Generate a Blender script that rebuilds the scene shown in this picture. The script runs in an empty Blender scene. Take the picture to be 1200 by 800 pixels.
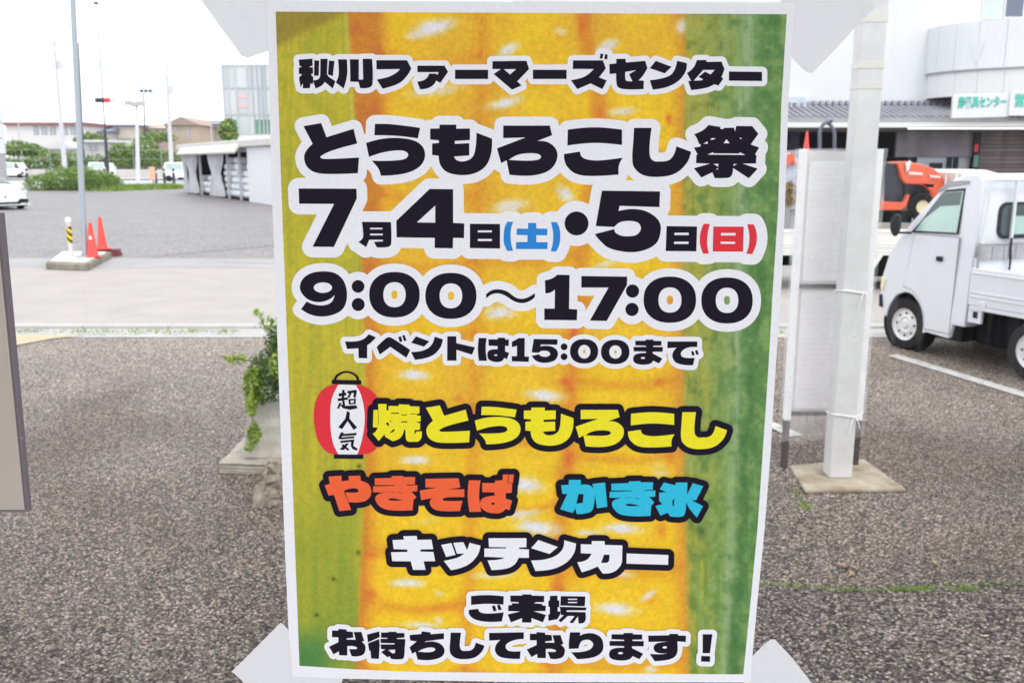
import bpy, math, random
import numpy as np
from mathutils import Vector, Matrix, Euler
from mathutils.geometry import tessellate_polygon

S = bpy.context.scene
COL = S.collection
rnd = random.Random(7)
npr = np.random.RandomState(5)

# ------------------------------------------------------------------ camera
F_PX, CAM_H = 1050.0, 1.9
PITCH = math.atan(210 / F_PX)
cam_data = bpy.data.cameras.new('camera')
cam = bpy.data.objects.new('camera', cam_data)
COL.objects.link(cam)
cam.location = (0, 0, CAM_H)
cam.rotation_euler = (math.pi / 2 - PITCH, 0, 0)
cam_data.sensor_width = 36
cam_data.lens = 36 * F_PX / 1200
cam_data.clip_start = 0.05
cam_data.clip_end = 2000
cam_data.dof.use_dof = True
cam_data.dof.focus_distance = 0.775
cam_data.dof.aperture_fstop = 17.0
S.camera = cam

# ------------------------------------------------------------------ sky, sun, exposure
SUN_EL, SUN_ROT = math.radians(62), math.radians(150)
w = bpy.data.worlds.new('World'); S.world = w; w.use_nodes = True
nt = w.node_tree; nt.nodes.clear()
sky = nt.nodes.new('ShaderNodeTexSky'); sky.sky_type = 'NISHITA'; sky.sun_disc = False
sky.sun_elevation = SUN_EL; sky.sun_rotation = SUN_ROT
cl = nt.nodes.new('ShaderNodeTexNoise'); cl.inputs['Scale'].default_value = 2.2; cl.inputs['Detail'].default_value = 5
tc = nt.nodes.new('ShaderNodeTexCoord'); nt.links.new(tc.outputs['Generated'], cl.inputs['Vector'])
cr = nt.nodes.new('ShaderNodeValToRGB')
cr.color_ramp.elements[0].position = .3; cr.color_ramp.elements[0].color = (18.6, 19.1, 20.2, 1)
cr.color_ramp.elements[1].position = .7; cr.color_ramp.elements[1].color = (20.8, 21.2, 22.2, 1)
nt.links.new(cl.outputs['Fac'], cr.inputs['Fac'])
mx = nt.nodes.new('ShaderNodeMix'); mx.data_type = 'RGBA'; mx.inputs[0].default_value = .88
nt.links.new(sky.outputs[0], mx.inputs[6]); nt.links.new(cr.outputs[0], mx.inputs[7])
bg = nt.nodes.new('ShaderNodeBackground'); bg.inputs[1].default_value = 0.1
nt.links.new(mx.outputs[2], bg.inputs[0])
wo = nt.nodes.new('ShaderNodeOutputWorld'); nt.links.new(bg.outputs[0], wo.inputs[0])
sd = bpy.data.lights.new('sun', 'SUN'); sd.energy = 1.3; sd.angle = math.radians(14); sd.color = (1, .96, .9)
so = bpy.data.objects.new('sun', sd); COL.objects.link(so)
az = SUN_ROT
sdir = Vector((math.sin(az) * math.cos(SUN_EL), math.cos(az) * math.cos(SUN_EL), math.sin(SUN_EL)))
so.rotation_euler = sdir.to_track_quat('Z', 'Y').to_euler(); so.location = (5, 5, 20)
S.view_settings.view_transform = 'Standard'; S.view_settings.look = 'None'
S.view_settings.exposure = 0.0; S.view_settings.gamma = 1
S.render.engine = 'CYCLES'
S.cycles.use_denoising = True
S.cycles.max_bounces = 6; S.cycles.transparent_max_bounces = 12

# ------------------------------------------------------------------ geometry of the view (used to measure real places)
def ray(px, py):
    u = (400 - py) / F_PX
    return ((px - 600) / F_PX, math.cos(PITCH) + u * math.sin(PITCH), -math.sin(PITCH) + u * math.cos(PITCH))
def ground(px, py, z=0.0):
    d = ray(px, py); t = (z - CAM_H) / d[2]; return (d[0] * t, d[1] * t)
def at(px, py, y):
    d = ray(px, py); t = y / d[1]; return (d[0] * t, CAM_H + d[2] * t)
def P3(px, py, y):
    x, z = at(px, py, y); return Vector((x, y, z))

# ------------------------------------------------------------------ materials
def lin(c):
    c = c / 255.0
    return c / 12.92 if c <= .04045 else ((c + .055) / 1.055) ** 2.4
def rgb(r, g, b): return (lin(r), lin(g), lin(b))
MATS = {}
def mat(name, col, rough=.6, metal=0, noise=0.0, nscale=20, bump=0.0, bscale=None, spec=.5, col2=None, coat=0, emit=None, stretch=None):
    if name in MATS: return MATS[name]
    m = bpy.data.materials.new(name); m.use_nodes = True; t = m.node_tree
    b = t.nodes['Principled BSDF']
    b.inputs['Base Color'].default_value = (*col, 1); b.inputs['Roughness'].default_value = rough
    b.inputs['Metallic'].default_value = metal; b.inputs['Specular IOR Level'].default_value = spec
    b.inputs['Coat Weight'].default_value = coat
    g = t.nodes.new('ShaderNodeTexCoord'); src = g.outputs['Object']
    if stretch:
        mp = t.nodes.new('ShaderNodeMapping'); mp.inputs['Scale'].default_value = stretch
        t.links.new(src, mp.inputs[0]); src = mp.outputs[0]
    if noise or col2:
        n = t.nodes.new('ShaderNodeTexNoise'); n.inputs['Scale'].default_value = nscale; n.inputs['Detail'].default_value = 6
        n.inputs['Roughness'].default_value = .65
        t.links.new(src, n.inputs['Vector'])
        r = t.nodes.new('ShaderNodeValToRGB'); r.color_ramp.elements[0].position = .32; r.color_ramp.elements[1].position = .68
        c2 = col2 or tuple(max(0, x * (1 - noise)) for x in col)
        c1 = col if col2 else tuple(min(1, x * (1 + noise)) for x in col)
        r.color_ramp.elements[0].color = (*c2, 1); r.color_ramp.elements[1].color = (*c1, 1)
        t.links.new(n.outputs['Fac'], r.inputs['Fac']); t.links.new(r.outputs[0], b.inputs['Base Color'])
    if bump:
        n2 = t.nodes.new('ShaderNodeTexNoise'); n2.inputs['Scale'].default_value = bscale or nscale * 2; n2.inputs['Detail'].default_value = 4
        t.links.new(src, n2.inputs['Vector'])
        bp = t.nodes.new('ShaderNodeBump'); bp.inputs['Strength'].default_value = bump; bp.inputs['Distance'].default_value = .02
        t.links.new(n2.outputs['Fac'], bp.inputs['Height']); t.links.new(bp.outputs[0], b.inputs['Normal'])
    MATS[name] = m
    return m

# ------------------------------------------------------------------ mesh helpers
def tag(o, label=None, cat=None, group=None, kind=None):
    if label: o['label'] = label
    if cat: o['category'] = cat
    if group: o['group'] = group
    if kind: o['kind'] = kind
    return o
def thing(name, loc, rz, label, cat, group=None):
    o = bpy.data.objects.new(name, None); COL.objects.link(o); o.location = loc; o.rotation_euler = (0, 0, rz)
    o.empty_display_size = .1
    return tag(o, label, cat, group)
class MB:
    def __init__(s): s.v = []; s.f = []
    def add(s, vs, fs):
        n = len(s.v); s.v += [tuple(v) for v in vs]; s.f += [tuple(i + n for i in f) for f in fs]; return s
    def box(s, x0, x1, y0, y1, z0, z1):
        return s.add([(x0,y0,z0),(x1,y0,z0),(x1,y1,z0),(x0,y1,z0),(x0,y0,z1),(x1,y0,z1),(x1,y1,z1),(x0,y1,z1)],
                     [(0,3,2,1),(4,5,6,7),(0,1,5,4),(1,2,6,5),(2,3,7,6),(3,0,4,7)])
    def prism(s, poly, ax, a, b):
        """polygon in the plane normal to axis ax, extruded a..b"""
        def m(p, h):
            return (h, p[0], p[1]) if ax == 'x' else (p[0], h, p[1]) if ax == 'y' else (p[0], p[1], h)
        n = len(poly); vs = [m(p, a) for p in poly] + [m(p, b) for p in poly]
        fs = [(i, (i + 1) % n, n + (i + 1) % n, n + i) for i in range(n)]
        tris = tessellate_polygon([[Vector((p[0], p[1], 0)) for p in poly]])
        fs += [tuple(t) for t in tris] + [tuple(n + i for i in reversed(t)) for t in tris]
        return s.add(vs, fs)
    def lathe(s, prof, n=24, c=(0,0,0), ax='z'):
        vs = []; fs = []
        for k in range(n):
            a = 2 * math.pi * k / n
            for r, h in prof:
                p = (r * math.cos(a), r * math.sin(a), h)
                if ax == 'y': p = (p[0], p[2], p[1])
                if ax == 'x': p = (p[2], p[0], p[1])
                vs.append((p[0] + c[0], p[1] + c[1], p[2] + c[2]))
        m = len(prof)
        for k in range(n):
            for i in range(m - 1):
                fs.append((k*m+i, ((k+1)%n)*m+i, ((k+1)%n)*m+i+1, k*m+i+1))
        return s.add(vs, fs)
    def tube(s, pts, r, n=10, r2=None):
        pts = [Vector(p) for p in pts]; vs = []; fs = []; N = len(pts)
        for i, p in enumerate(pts):
            d = (pts[min(i+1, N-1)] - pts[max(i-1, 0)]).normalized()
            a = d.orthogonal().normalized() if i == 0 else (pa - d * pa.dot(d)).normalized()
            pa = a; b = d.cross(a)
            rr = r if r2 is None else r + (r2 - r) * i / (N - 1)
            for k in range(n):
                t = 2 * math.pi * k / n; vs.append(p + a * (rr * math.cos(t)) + b * (rr * math.sin(t)))
        for i in range(N - 1):
            for k in range(n):
                fs.append((i*n+k, i*n+(k+1)%n, (i+1)*n+(k+1)%n, (i+1)*n+k))
        fs.append(tuple(range(n-1, -1, -1))); fs.append(tuple((N-1)*n + k for k in range(n)))
        return s.add(vs, fs)
    def build(s, name, m, parent=None, smooth=False, bevel=0, kind=None, label=None):
        me = bpy.data.meshes.new(name); me.from_pydata(s.v, [], s.f); me.update()
        import bmesh
        b = bmesh.new(); b.from_mesh(me); bmesh.ops.recalc_face_normals(b, faces=b.faces); b.to_mesh(me); b.free()
        if m: me.materials.append(m)
        o = bpy.data.objects.new(name, me); COL.objects.link(o)
        if parent: o.parent = parent
        if smooth:
            me.polygons.foreach_set('use_smooth', [True] * len(me.polygons))
            me.set_sharp_from_angle(angle=math.radians(35))
        if bevel:
            bv = o.modifiers.new('bevel', 'BEVEL'); bv.width = bevel; bv.segments = 2; bv.limit_method = 'ANGLE'; bv.angle_limit = math.radians(40)
        if kind: o['kind'] = kind
        if label: o['label'] = label
        return o
def sheet(name, poly, z, m, kind='structure', parent=None):
    return MB().add([(x, y, z) for x, y in poly], [tuple(range(len(poly)))]).build(name, m, parent, kind=kind)
def foliage(name, m, parent, blobs, n, size, seed=1, z0=None):
    """leaf-sized faces through lumpy ellipsoids: (cx,cy,cz,rx,ry,rz)"""
    r = np.random.RandomState(seed); vs = []; fs = []
    wts = np.array([b[3]*b[5] for b in blobs]); wts = wts / wts.sum()
    for i in range(n):
        b = blobs[r.choice(len(blobs), p=wts)]
        d = r.normal(size=3); d /= np.linalg.norm(d); q = r.uniform(.45, 1.0) ** .5 * r.uniform(.85, 1.08)
        c = np.array(b[:3]) + d * q * np.array(b[3:])
        if z0 is not None and c[2] < z0: c[2] = z0 + abs(c[2] - z0) * .3
        a = r.normal(size=3); a /= np.linalg.norm(a); e = np.cross(a, d + r.normal(size=3) * .7); e /= (np.linalg.norm(e) + 1e-6)
        g = size * r.uniform(.6, 1.4); k = len(vs)
        vs += [tuple(c - a*g), tuple(c + e*g*.45), tuple(c + a*g), tuple(c - e*g*.45)]
        fs.append((k, k+1, k+2, k+3))
    me = bpy.data.meshes.new(name); me.from_pydata(vs, [], fs); me.update(); me.materials.append(m)
    o = bpy.data.objects.new(name, me); COL.objects.link(o)
    if parent: o.parent = parent
    return o
def leaf_mat(name, c1, c2, c3=None, trans=.25):
    m = bpy.data.materials.new(name); m.use_nodes = True; t = m.node_tree
    b = t.nodes['Principled BSDF']; b.inputs['Roughness'].default_value = .5
    g = t.nodes.new('ShaderNodeNewGeometry'); r = t.nodes.new('ShaderNodeValToRGB')
    t.links.new(g.outputs['Random Per Island'], r.inputs[0])
    r.color_ramp.elements[0].color = (*c1, 1); r.color_ramp.elements[1].color = (*c2, 1)
    if c3:
        e = r.color_ramp.elements.new(.93); e.color = (*c2, 1); r.color_ramp.elements[-1].color = (*c3, 1)
    t.links.new(r.outputs[0], b.inputs['Base Color'])
    tr = t.nodes.new('ShaderNodeBsdfTranslucent'); t.links.new(r.outputs[0], tr.inputs[0])
    ms = t.nodes.new('ShaderNodeMixShader'); ms.inputs[0].default_value = trans
    t.links.new(b.outputs[0], ms.inputs[1]); t.links.new(tr.outputs[0], ms.inputs[2])
    t.links.new(ms.outputs[0], t.nodes['Material Output'].inputs[0]); return m
def text_mesh(name, body, m, parent, loc, size, rot=(math.pi/2, 0, 0), width=None, bold=0.0, sx=1.0):
    cu = bpy.data.curves.new(name, 'FONT'); cu.body = body; cu.size = size; cu.offset = bold; cu.align_x = 'LEFT'
    cu.resolution_u = 3
    o = bpy.data.objects.new(name + '_curve', cu); COL.objects.link(o)
    bpy.context.view_layer.update()
    me = bpy.data.meshes.new_from_object(o.evaluated_get(bpy.context.evaluated_depsgraph_get()))
    bpy.data.objects.remove(o)
    me.materials.clear(); me.materials.append(m)
    if width and me.vertices:
        xs = [v.co.x for v in me.vertices]; k = width / (max(xs) - min(xs)); x0 = min(xs)
        for v in me.vertices: v.co.x = (v.co.x - x0) * k
    q = bpy.data.objects.new(name, me); COL.objects.link(q); q.location = loc; q.rotation_euler = rot
    if parent: q.parent = parent
    return q

# ================================================================== THE GROUND
def asphalt(name, dark, light, scale, bump=.5, stain=.25, sheen_ramp=0):
    m = bpy.data.materials.new(name); m.use_nodes = True; t = m.node_tree; N = t.nodes; L = t.links
    b = N['Principled BSDF']; b.inputs['Roughness'].default_value = .55; b.inputs['Specular IOR Level'].default_value = .5 if scale < 50 else .12
    g = N.new('ShaderNodeTexCoord')
    v = N.new('ShaderNodeTexVoronoi'); v.inputs['Scale'].default_value = scale; v.inputs['Randomness'].default_value = 1
    L.new(g.outputs['Object'], v.inputs['Vector'])
    sep = N.new('ShaderNodeSeparateColor'); L.new(v.outputs['Color'], sep.inputs[0])
    r = N.new('ShaderNodeValToRGB'); L.new(sep.outputs[0], r.inputs[0])
    e = r.color_ramp.elements; e[0].color = (*dark, 1); e[1].color = (*light, 1)
    k = e.new(.45); k.color = (*(dark[i]*.45 + light[i]*.25 for i in range(3)), 1)
    k = e.new(.8); k.color = (*(dark[i]*.3 + light[i]*.55 for i in range(3)), 1)
    # darker binder between the stones
    r2 = N.new('ShaderNodeValToRGB'); L.new(v.outputs['Distance'], r2.inputs[0])
    r2.color_ramp.elements[0].position = .28; r2.color_ramp.elements[0].color = (1,1,1,1)
    r2.color_ramp.elements[1].position = .75; r2.color_ramp.elements[1].color = (.22,.2,.21,1)
    m1 = N.new('ShaderNodeMix'); m1.data_type = 'RGBA'; m1.blend_type = 'MULTIPLY'; m1.inputs[0].default_value = 1
    L.new(r.outputs[0], m1.inputs[6]); L.new(r2.outputs[0], m1.inputs[7])
    n = N.new('ShaderNodeTexNoise'); n.inputs['Scale'].default_value = .7; n.inputs['Detail'].default_value = 8; n.inputs['Roughness'].default_value = .6
    L.new(g.outputs['Object'], n.inputs['Vector'])
    r3 = N.new('ShaderNodeValToRGB'); L.new(n.outputs['Fac'], r3.inputs[0])
    r3.color_ramp.elements[0].position = .3; r3.color_ramp.elements[0].color = (1-stain*1.2, 1-stain*1.2, 1-stain, 1)
    r3.color_ramp.elements[1].position = .7; r3.color_ramp.elements[1].color = (1.08, 1.05, 1.02, 1)
    m2 = N.new('ShaderNodeMix'); m2.data_type = 'RGBA'; m2.blend_type = 'MULTIPLY'; m2.inputs[0].default_value = 1
    L.new(m1.outputs[2], m2.inputs[6]); L.new(r3.outputs[0], m2.inputs[7]); L.new(m2.outputs[2], b.inputs['Base Color'])
    # damp, dirty patches
    nd = N.new('ShaderNodeTexNoise'); nd.inputs['Scale'].default_value = .55; nd.inputs['Detail'].default_value = 7; nd.inputs['Distortion'].default_value = .6; L.new(g.outputs['Object'], nd.inputs['Vector'])
    rd = N.new('ShaderNodeValToRGB'); L.new(nd.outputs['Fac'], rd.inputs[0]); rd.color_ramp.elements[0].position = .50; rd.color_ramp.elements[0].color = (1,1,1,1)
    rd.color_ramp.elements[1].position = .64; rd.color_ramp.elements[1].color = (.74,.70,.66,1)
    m4 = N.new('ShaderNodeMix'); m4.data_type = 'RGBA'; m4.blend_type = 'MULTIPLY'; m4.inputs[0].default_value = 1 if scale > 50 else .3
    L.new(m2.outputs[2], m4.inputs[6]); L.new(rd.outputs[0], m4.inputs[7]); L.new(m4.outputs[2], b.inputs['Base Color']); m2 = m4
    if sheen_ramp:   # grazing sheen put into the colour, paler towards the road, with a ragged edge
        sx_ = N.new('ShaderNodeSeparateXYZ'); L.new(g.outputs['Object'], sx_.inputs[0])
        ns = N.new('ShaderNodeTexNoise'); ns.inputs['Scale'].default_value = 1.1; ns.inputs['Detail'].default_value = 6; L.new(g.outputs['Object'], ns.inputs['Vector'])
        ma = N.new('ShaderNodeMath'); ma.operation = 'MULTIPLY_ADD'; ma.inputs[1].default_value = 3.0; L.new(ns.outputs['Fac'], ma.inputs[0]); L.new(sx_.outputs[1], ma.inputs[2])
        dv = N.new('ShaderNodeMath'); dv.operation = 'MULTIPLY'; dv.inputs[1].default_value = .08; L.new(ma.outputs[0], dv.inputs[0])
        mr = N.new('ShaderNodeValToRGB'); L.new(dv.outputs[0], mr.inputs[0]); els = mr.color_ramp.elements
        for el, (p_, f_) in zip([els[0], els[1], els.new(.5), els.new(.6)], ((.36, (.33, .322, .32)), (.80, (.47*sheen_ramp/.9, .52*sheen_ramp/.9, .61*sheen_ramp/.9)), (.47, (.47, .455, .44)), (.60, (.56, .55, .545)))): el.position = p_; el.color = (*f_, 1)
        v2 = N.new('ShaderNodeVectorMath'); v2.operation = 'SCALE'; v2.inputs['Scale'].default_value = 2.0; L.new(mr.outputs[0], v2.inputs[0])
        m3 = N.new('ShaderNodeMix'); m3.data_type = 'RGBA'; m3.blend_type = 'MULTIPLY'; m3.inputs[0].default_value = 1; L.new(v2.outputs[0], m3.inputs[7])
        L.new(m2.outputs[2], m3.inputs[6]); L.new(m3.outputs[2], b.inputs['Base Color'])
    bp = N.new('ShaderNodeBump'); bp.inputs['Strength'].default_value = bump; bp.inputs['Distance'].default_value = .006; bp.invert = True
    L.new(v.outputs['Distance'], bp.inputs['Height']); L.new(bp.outputs[0], b.inputs['Normal'])
    return m
m_near = asphalt('coarse_asphalt', (.026, .022, .022), (.62, .545, .46), 98, .4, .16, sheen_ramp=1.75)
m_new = asphalt('newer_asphalt', (.014, .012, .013), (.48, .42, .36), 86, .6, .25)
m_far = asphalt('worn_asphalt', (.27, .264, .264), (.56, .55, .55), 40, .25, .12)
m_conc = mat('pale_concrete', (.37, .345, .32), .85, noise=.07, nscale=1.5, bump=.15, bscale=40)
m_concd = mat('weathered_concrete', (.33, .31, .26), .9, nscale=5, col2=(.17, .15, .11), bump=.4, bscale=60)
m_white = mat('white_road_paint', (.56, .56, .53), .8, nscale=14, col2=(.30, .29, .27), bump=.2, bscale=90)
m_yel = mat('faded_yellow_paint', (.52, .42, .24), .7, nscale=6, col2=(.38, .33, .24))

sheet('asphalt_ground', [(-900, -60), (900, -60), (900, 1500), (-900, 1500)], 0, m_far)
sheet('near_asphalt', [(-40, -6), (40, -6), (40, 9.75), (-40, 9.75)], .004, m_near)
sheet('newer_asphalt', [(.3, .9), (14, .9), (14, 3.98), (6, 3.86), (3, 3.84), (1.2, 3.80), (.3, 3.79)], .008, m_new)
# concrete carriageway band and its kerb and gutter
sheet('concrete_road', [(-40, 10.45), (40, 10.45), (40, 16.2), (-40, 16.6)], .004, m_conc)
sheet('gutter_strip', [(-40, 9.75), (40, 9.75), (40, 10.25), (-40, 10.25)], .004, mat('gutter_concrete', (.4, .39, .37), .9, noise=.2, nscale=4, bump=.2))
k = MB()
for i in range(60):
    x = -30 + i * 1.0
    k.box(x + .004, x + .996, 10.25, 10.42, 0, .035)
k.build('flush_kerb', mat('kerb_concrete', (.44, .43, .41), .85, noise=.08, nscale=3), kind='structure', bevel=.006)
sheet('gutter_edge_line', [(-40, 9.70), (40, 9.70), (40, 9.755), (-40, 9.755)], .009, mat('edge_concrete', (.5, .49, .47), .9, noise=.15, nscale=6))
# transition worn band behind the concrete road, seams
sheet('worn_road_edge', [(-40, 16.5), (40, 16.1), (40, 17.6), (-40, 18.2)], .006, mat('patched_concrete', (.37, .36, .35), .9, nscale=.8, col2=(.30, .295, .29)))
sheet('drain_seam', [(-2.0, 16.3), (-5.6, 17.3), (-5.6, 17.38), (-2.0, 16.42)], .012, m_white)
m_crk = mat('crack_dark', (.09, .09, .09), .9)  # dark diagonal crack in the far asphalt
sheet('tar_seam', [(-7.4, 18.3), (-5.0, 21.5), (-3.5, 23.4), (-3.47, 23.37), (-4.97, 21.45), (-7.36, 18.3)], .012, m_crk)
# painted lines
def line(name, a, b, wd, z, m):
    a = Vector(a); b = Vector(b); d = (b - a).normalized(); n = Vector((-d.y, d.x)) * wd / 2
    return sheet(name, [tuple(a - n), tuple(b - n), tuple(b + n), tuple(a + n)], z, m)
line('parking_line', ground(1046, 417), ground(1330, 503), .145, .012, m_white)
line('parking_line', ground(880, 488), ground(933, 512), .11, .012, m_white)
sheet('yellow_marking', [ground(-60, 394), ground(101, 393.5), ground(60, 398), ground(17, 406), ground(-80, 420)], .012, m_yel)

# grass growing in the joints
m_grass = leaf_mat('joint_grass', (.10, .20, .02), (.28, .42, .06), (.4, .42, .15), .3)
def grass(name, pts, n, h, spread, seed, label, cat):
    r = np.random.RandomState(seed); vs = []; fs = []
    for i in range(n):
        x, y, wdt = pts[r.randint(len(pts))]
        x += r.normal() * wdt; y += r.normal() * spread
        a = r.uniform(0, 6.28); hh = h * r.uniform(.4, 1.3); wq = hh * .12; k = len(vs)
        dx, dy = math.cos(a) * hh * .6, math.sin(a) * hh * .6
        vs += [(x - wq, y, .004), (x + wq, y, .004), (x + dx, y + dy, .004 + hh)]
        fs.append((k, k+1, k+2))
    me = bpy.data.meshes.new(name); me.from_pydata(vs, [], fs); me.materials.append(m_grass)
    o = bpy.data.objects.new(name, me); COL.objects.link(o)
    return tag(o, label, cat, kind='stuff')
pts = []
for (a, b) in ((30, 45), (68, 95), (105, 130), (150, 166), (180, 205), (222, 232), (256, 275)):
    for q in range(6): pts.append((*ground(a + (b - a) * q / 5, 388 + rnd.uniform(0, 3)), .07))
for (a, b) in ((893, 915), (1128, 1160)):
    for q in range(6): pts.append((*ground(a + (b - a) * q / 5, 390), .08))
grass('joint_grass', pts, 700, .032, .07, 3, 'thin grass growing along the concrete road gutter', 'grass')
pts = [(*ground(px, 689 + 4 * math.sin(px * .02)), .03) for px in range(885, 1300, 9)]
pts += [(*ground(px, 692), .02) for px in (1050, 1060, 1070, 1075, 1080, 1085, 1120, 1130, 1140)] * 3
grass('seam_grass', pts, 1900, .015, .009, 4, 'sparse grass along the seam in the asphalt lower right', 'grass')
grass('crack_grass', [(*ground(930 + q * 3, 575 + q * 4.5), .012) for q in range(6)] + [(*ground(945, 594), .02)] * 3, 260, .014, .012, 9, 'small weeds in the crack before the post base', 'grass')
pts = [(*ground(205 - q * .9 + 60 * 0, 221 + q * .02), .5) for q in range(60)] + [(*ground(150 - q, 223), .5) for q in range(20)]
grass('verge_grass', pts, 2500, .35, 1.0, 5, 'green verge at the far edge of the car park', 'grass')

# ================================================================== WINDOW, POSTER
GY = .757           # window glass
PY = .7545          # poster
def pl(px, py, y=PY):
    x, z = at(px, py, y); return (x, y, z)
win = thing('shop_window', (0, GY, 0), 0, 'large clear window pane with water spots, carrying the corn poster', 'window')
m_alu = mat('window_aluminium', (.6, .6, .6), .35, .9)
fr = MB(); fr.box(-1.6, 1.6, -.03, .03, .55, .62).build('sill', m_alu, win, bevel=.004)
MB().box(-1.6, 1.6, -.03, .03, 2.78, 2.85).build('head', m_alu, win, bevel=.004)
for sx in (-1.6, 1.55): MB().box(sx, sx + .05, -.03, .03, .62, 2.78).build('jamb', m_alu, win, bevel=.004)
def glass_mat():
    m = bpy.data.materials.new('dusty_glass'); m.use_nodes = True; t = m.node_tree; N = t.nodes; L = t.links
    N.clear(); out = N.new('ShaderNodeOutputMaterial'); g = N.new('ShaderNodeTexCoord')
    tr = N.new('ShaderNodeBsdfTransparent'); df = N.new('ShaderNodeBsdfDiffuse'); df.inputs[0].default_value = (.85, .85, .86, 1)
    tl = N.new('ShaderNodeBsdfTranslucent'); tl.inputs[0].default_value = (.85, .85, .86, 1)
    dm = N.new('ShaderNodeMixShader'); dm.inputs[0].default_value = .5; L.new(df.outputs[0], dm.inputs[1]); L.new(tl.outputs[0], dm.inputs[2])
    # soft dust film, dried water spots; also pale vertical streaks
    mp = N.new('ShaderNodeMapping'); mp.inputs['Scale'].default_value = (30, 1, 1.2); L.new(g.outputs['Object'], mp.inputs[0])
    n = N.new('ShaderNodeTexNoise'); n.inputs['Scale'].default_value = 2; n.inputs['Detail'].default_value = 6; L.new(mp.outputs[0], n.inputs['Vector'])
    mr = N.new('ShaderNodeMapRange'); mr.inputs[1].default_value = .52; mr.inputs[2].default_value = .78; mr.inputs[3].default_value = .003; mr.inputs[4].default_value = .075
    L.new(n.outputs['Fac'], mr.inputs[0])
    v = N.new('ShaderNodeTexVoronoi'); v.inputs['Scale'].default_value = 95; L.new(g.outputs['Object'], v.inputs['Vector'])
    sp = N.new('ShaderNodeSeparateColor'); L.new(v.outputs['Color'], sp.inputs[0])
    lt = N.new('ShaderNodeMath'); lt.operation = 'LESS_THAN'; lt.inputs[1].default_value = .07; L.new(v.outputs['Distance'], lt.inputs[0])
    gt = N.new('ShaderNodeMath'); gt.operation = 'GREATER_THAN'; gt.inputs[1].default_value = .86; L.new(sp.outputs[0], gt.inputs[0])
    ml = N.new('ShaderNodeMath'); ml.operation = 'MULTIPLY'; L.new(lt.outputs[0], ml.inputs[0]); L.new(gt.outputs[0], ml.inputs[1])
    sc = N.new('ShaderNodeMath'); sc.operation = 'MULTIPLY'; sc.inputs[1].default_value = .45; L.new(ml.outputs[0], sc.inputs[0])
    ad = N.new('ShaderNodeMath'); ad.operation = 'ADD'; L.new(mr.outputs[0], ad.inputs[0]); L.new(sc.outputs[0], ad.inputs[1])
    ms = N.new('ShaderNodeMixShader'); L.new(ad.outputs[0], ms.inputs[0]); L.new(tr.outputs[0], ms.inputs[1]); L.new(dm.outputs[0], ms.inputs[2])
    gl = N.new('ShaderNodeBsdfGlossy'); gl.inputs['Roughness'].default_value = .02
    m3 = N.new('ShaderNodeMixShader'); m3.inputs[0].default_value = .006; L.new(ms.outputs[0], m3.inputs[1]); L.new(gl.outputs[0], m3.inputs[2])
    L.new(m3.outputs[0], out.inputs[0]); return m
MB().add([(-1.55, 0, .62), (1.55, 0, .62), (1.55, 0, 2.78), (-1.55, 0, 2.78)], [(0, 1, 2, 3)]).build('glass_pane', glass_mat(), win)
MB().box(-6, 6, -1.0, .95, 2.9, 3.05).build('shade_ceiling', mat('shade_ceiling_board', (.78,.78,.78), .9), kind='structure')  # unseen slab added overhead, its depth set to shade the poster
MB().box(-6, 6, -4, .70, .28, .40).build('floor', mat('floor_tile', (.42,.40,.38), .5), kind='structure')
for x in (-5.8, 5.5): MB().box(x, x+.3, -.9, -.6, .4, 2.9).build('shade_ceiling_support', mat('interior_render', (.5, .49, .46), .9, noise=.05), kind='structure')  # unseen posts carrying the added shading slab
kw = MB().box(-3, 3, .70, .82, 0, .548).build('window_wall', mat('interior_render', (.5, .49, .46), .9, noise=.05), kind='structure')

poster = thing('event_poster', (0, 0, 0), 0, 'corn festival poster with Japanese lettering taped to the window glass', 'poster')
def paper_mat(name, col=None, attr=None, k=1.0, spec=.3):
    m = bpy.data.materials.new(name); m.use_nodes = True; t = m.node_tree; N = t.nodes; L = t.links
    b = N['Principled BSDF']; b.inputs['Roughness'].default_value = .55; b.inputs['Specular IOR Level'].default_value = spec
    g = N.new('ShaderNodeTexCoord')
    n = N.new('ShaderNodeTexNoise'); n.inputs['Scale'].default_value = 900; n.inputs['Detail'].default_value = 2; L.new(g.outputs['Object'], n.inputs['Vector'])
    n2 = N.new('ShaderNodeTexNoise'); n2.inputs['Scale'].default_value = 320; n2.inputs['Detail'].default_value = 3; L.new(g.outputs['Object'], n2.inputs['Vector'])
    am = N.new('ShaderNodeMath'); am.operation = 'ADD'; L.new(n.outputs['Fac'], am.inputs[0]); L.new(n2.outputs['Fac'], am.inputs[1])
    mr = N.new('ShaderNodeMapRange'); mr.inputs[1].default_value = .6; mr.inputs[2].default_value = 1.4
    mr.inputs[3].default_value = 1 - .13 * k; mr.inputs[4].default_value = 1 + .13 * k; L.new(am.outputs[0], mr.inputs[0])
    vm = N.new('ShaderNodeVectorMath'); vm.operation = 'SCALE'; L.new(mr.outputs[0], vm.inputs['Scale'])
    if attr:
        a = N.new('ShaderNodeAttribute'); a.attribute_name = attr; L.new(a.outputs['Color'], vm.inputs[0])
    else: vm.inputs[0].default_value = col
    L.new(vm.outputs[0], b.inputs['Base Color'])
    n4 = N.new('ShaderNodeTexNoise'); n4.inputs['Scale'].default_value = 9; n4.inputs['Detail'].default_value = 2; L.new(g.outputs['Object'], n4.inputs['Vector'])
    bp = N.new('ShaderNodeBump'); bp.inputs['Strength'].default_value = .35; bp.inputs['Distance'].default_value = .02; L.new(n4.outputs['Fac'], bp.inputs['Height'])
    L.new(bp.outputs[0], b.inputs['Normal']); return m
m_paper = paper_mat('poster_paper', (.84, .845, .875), k=.35)
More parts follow.
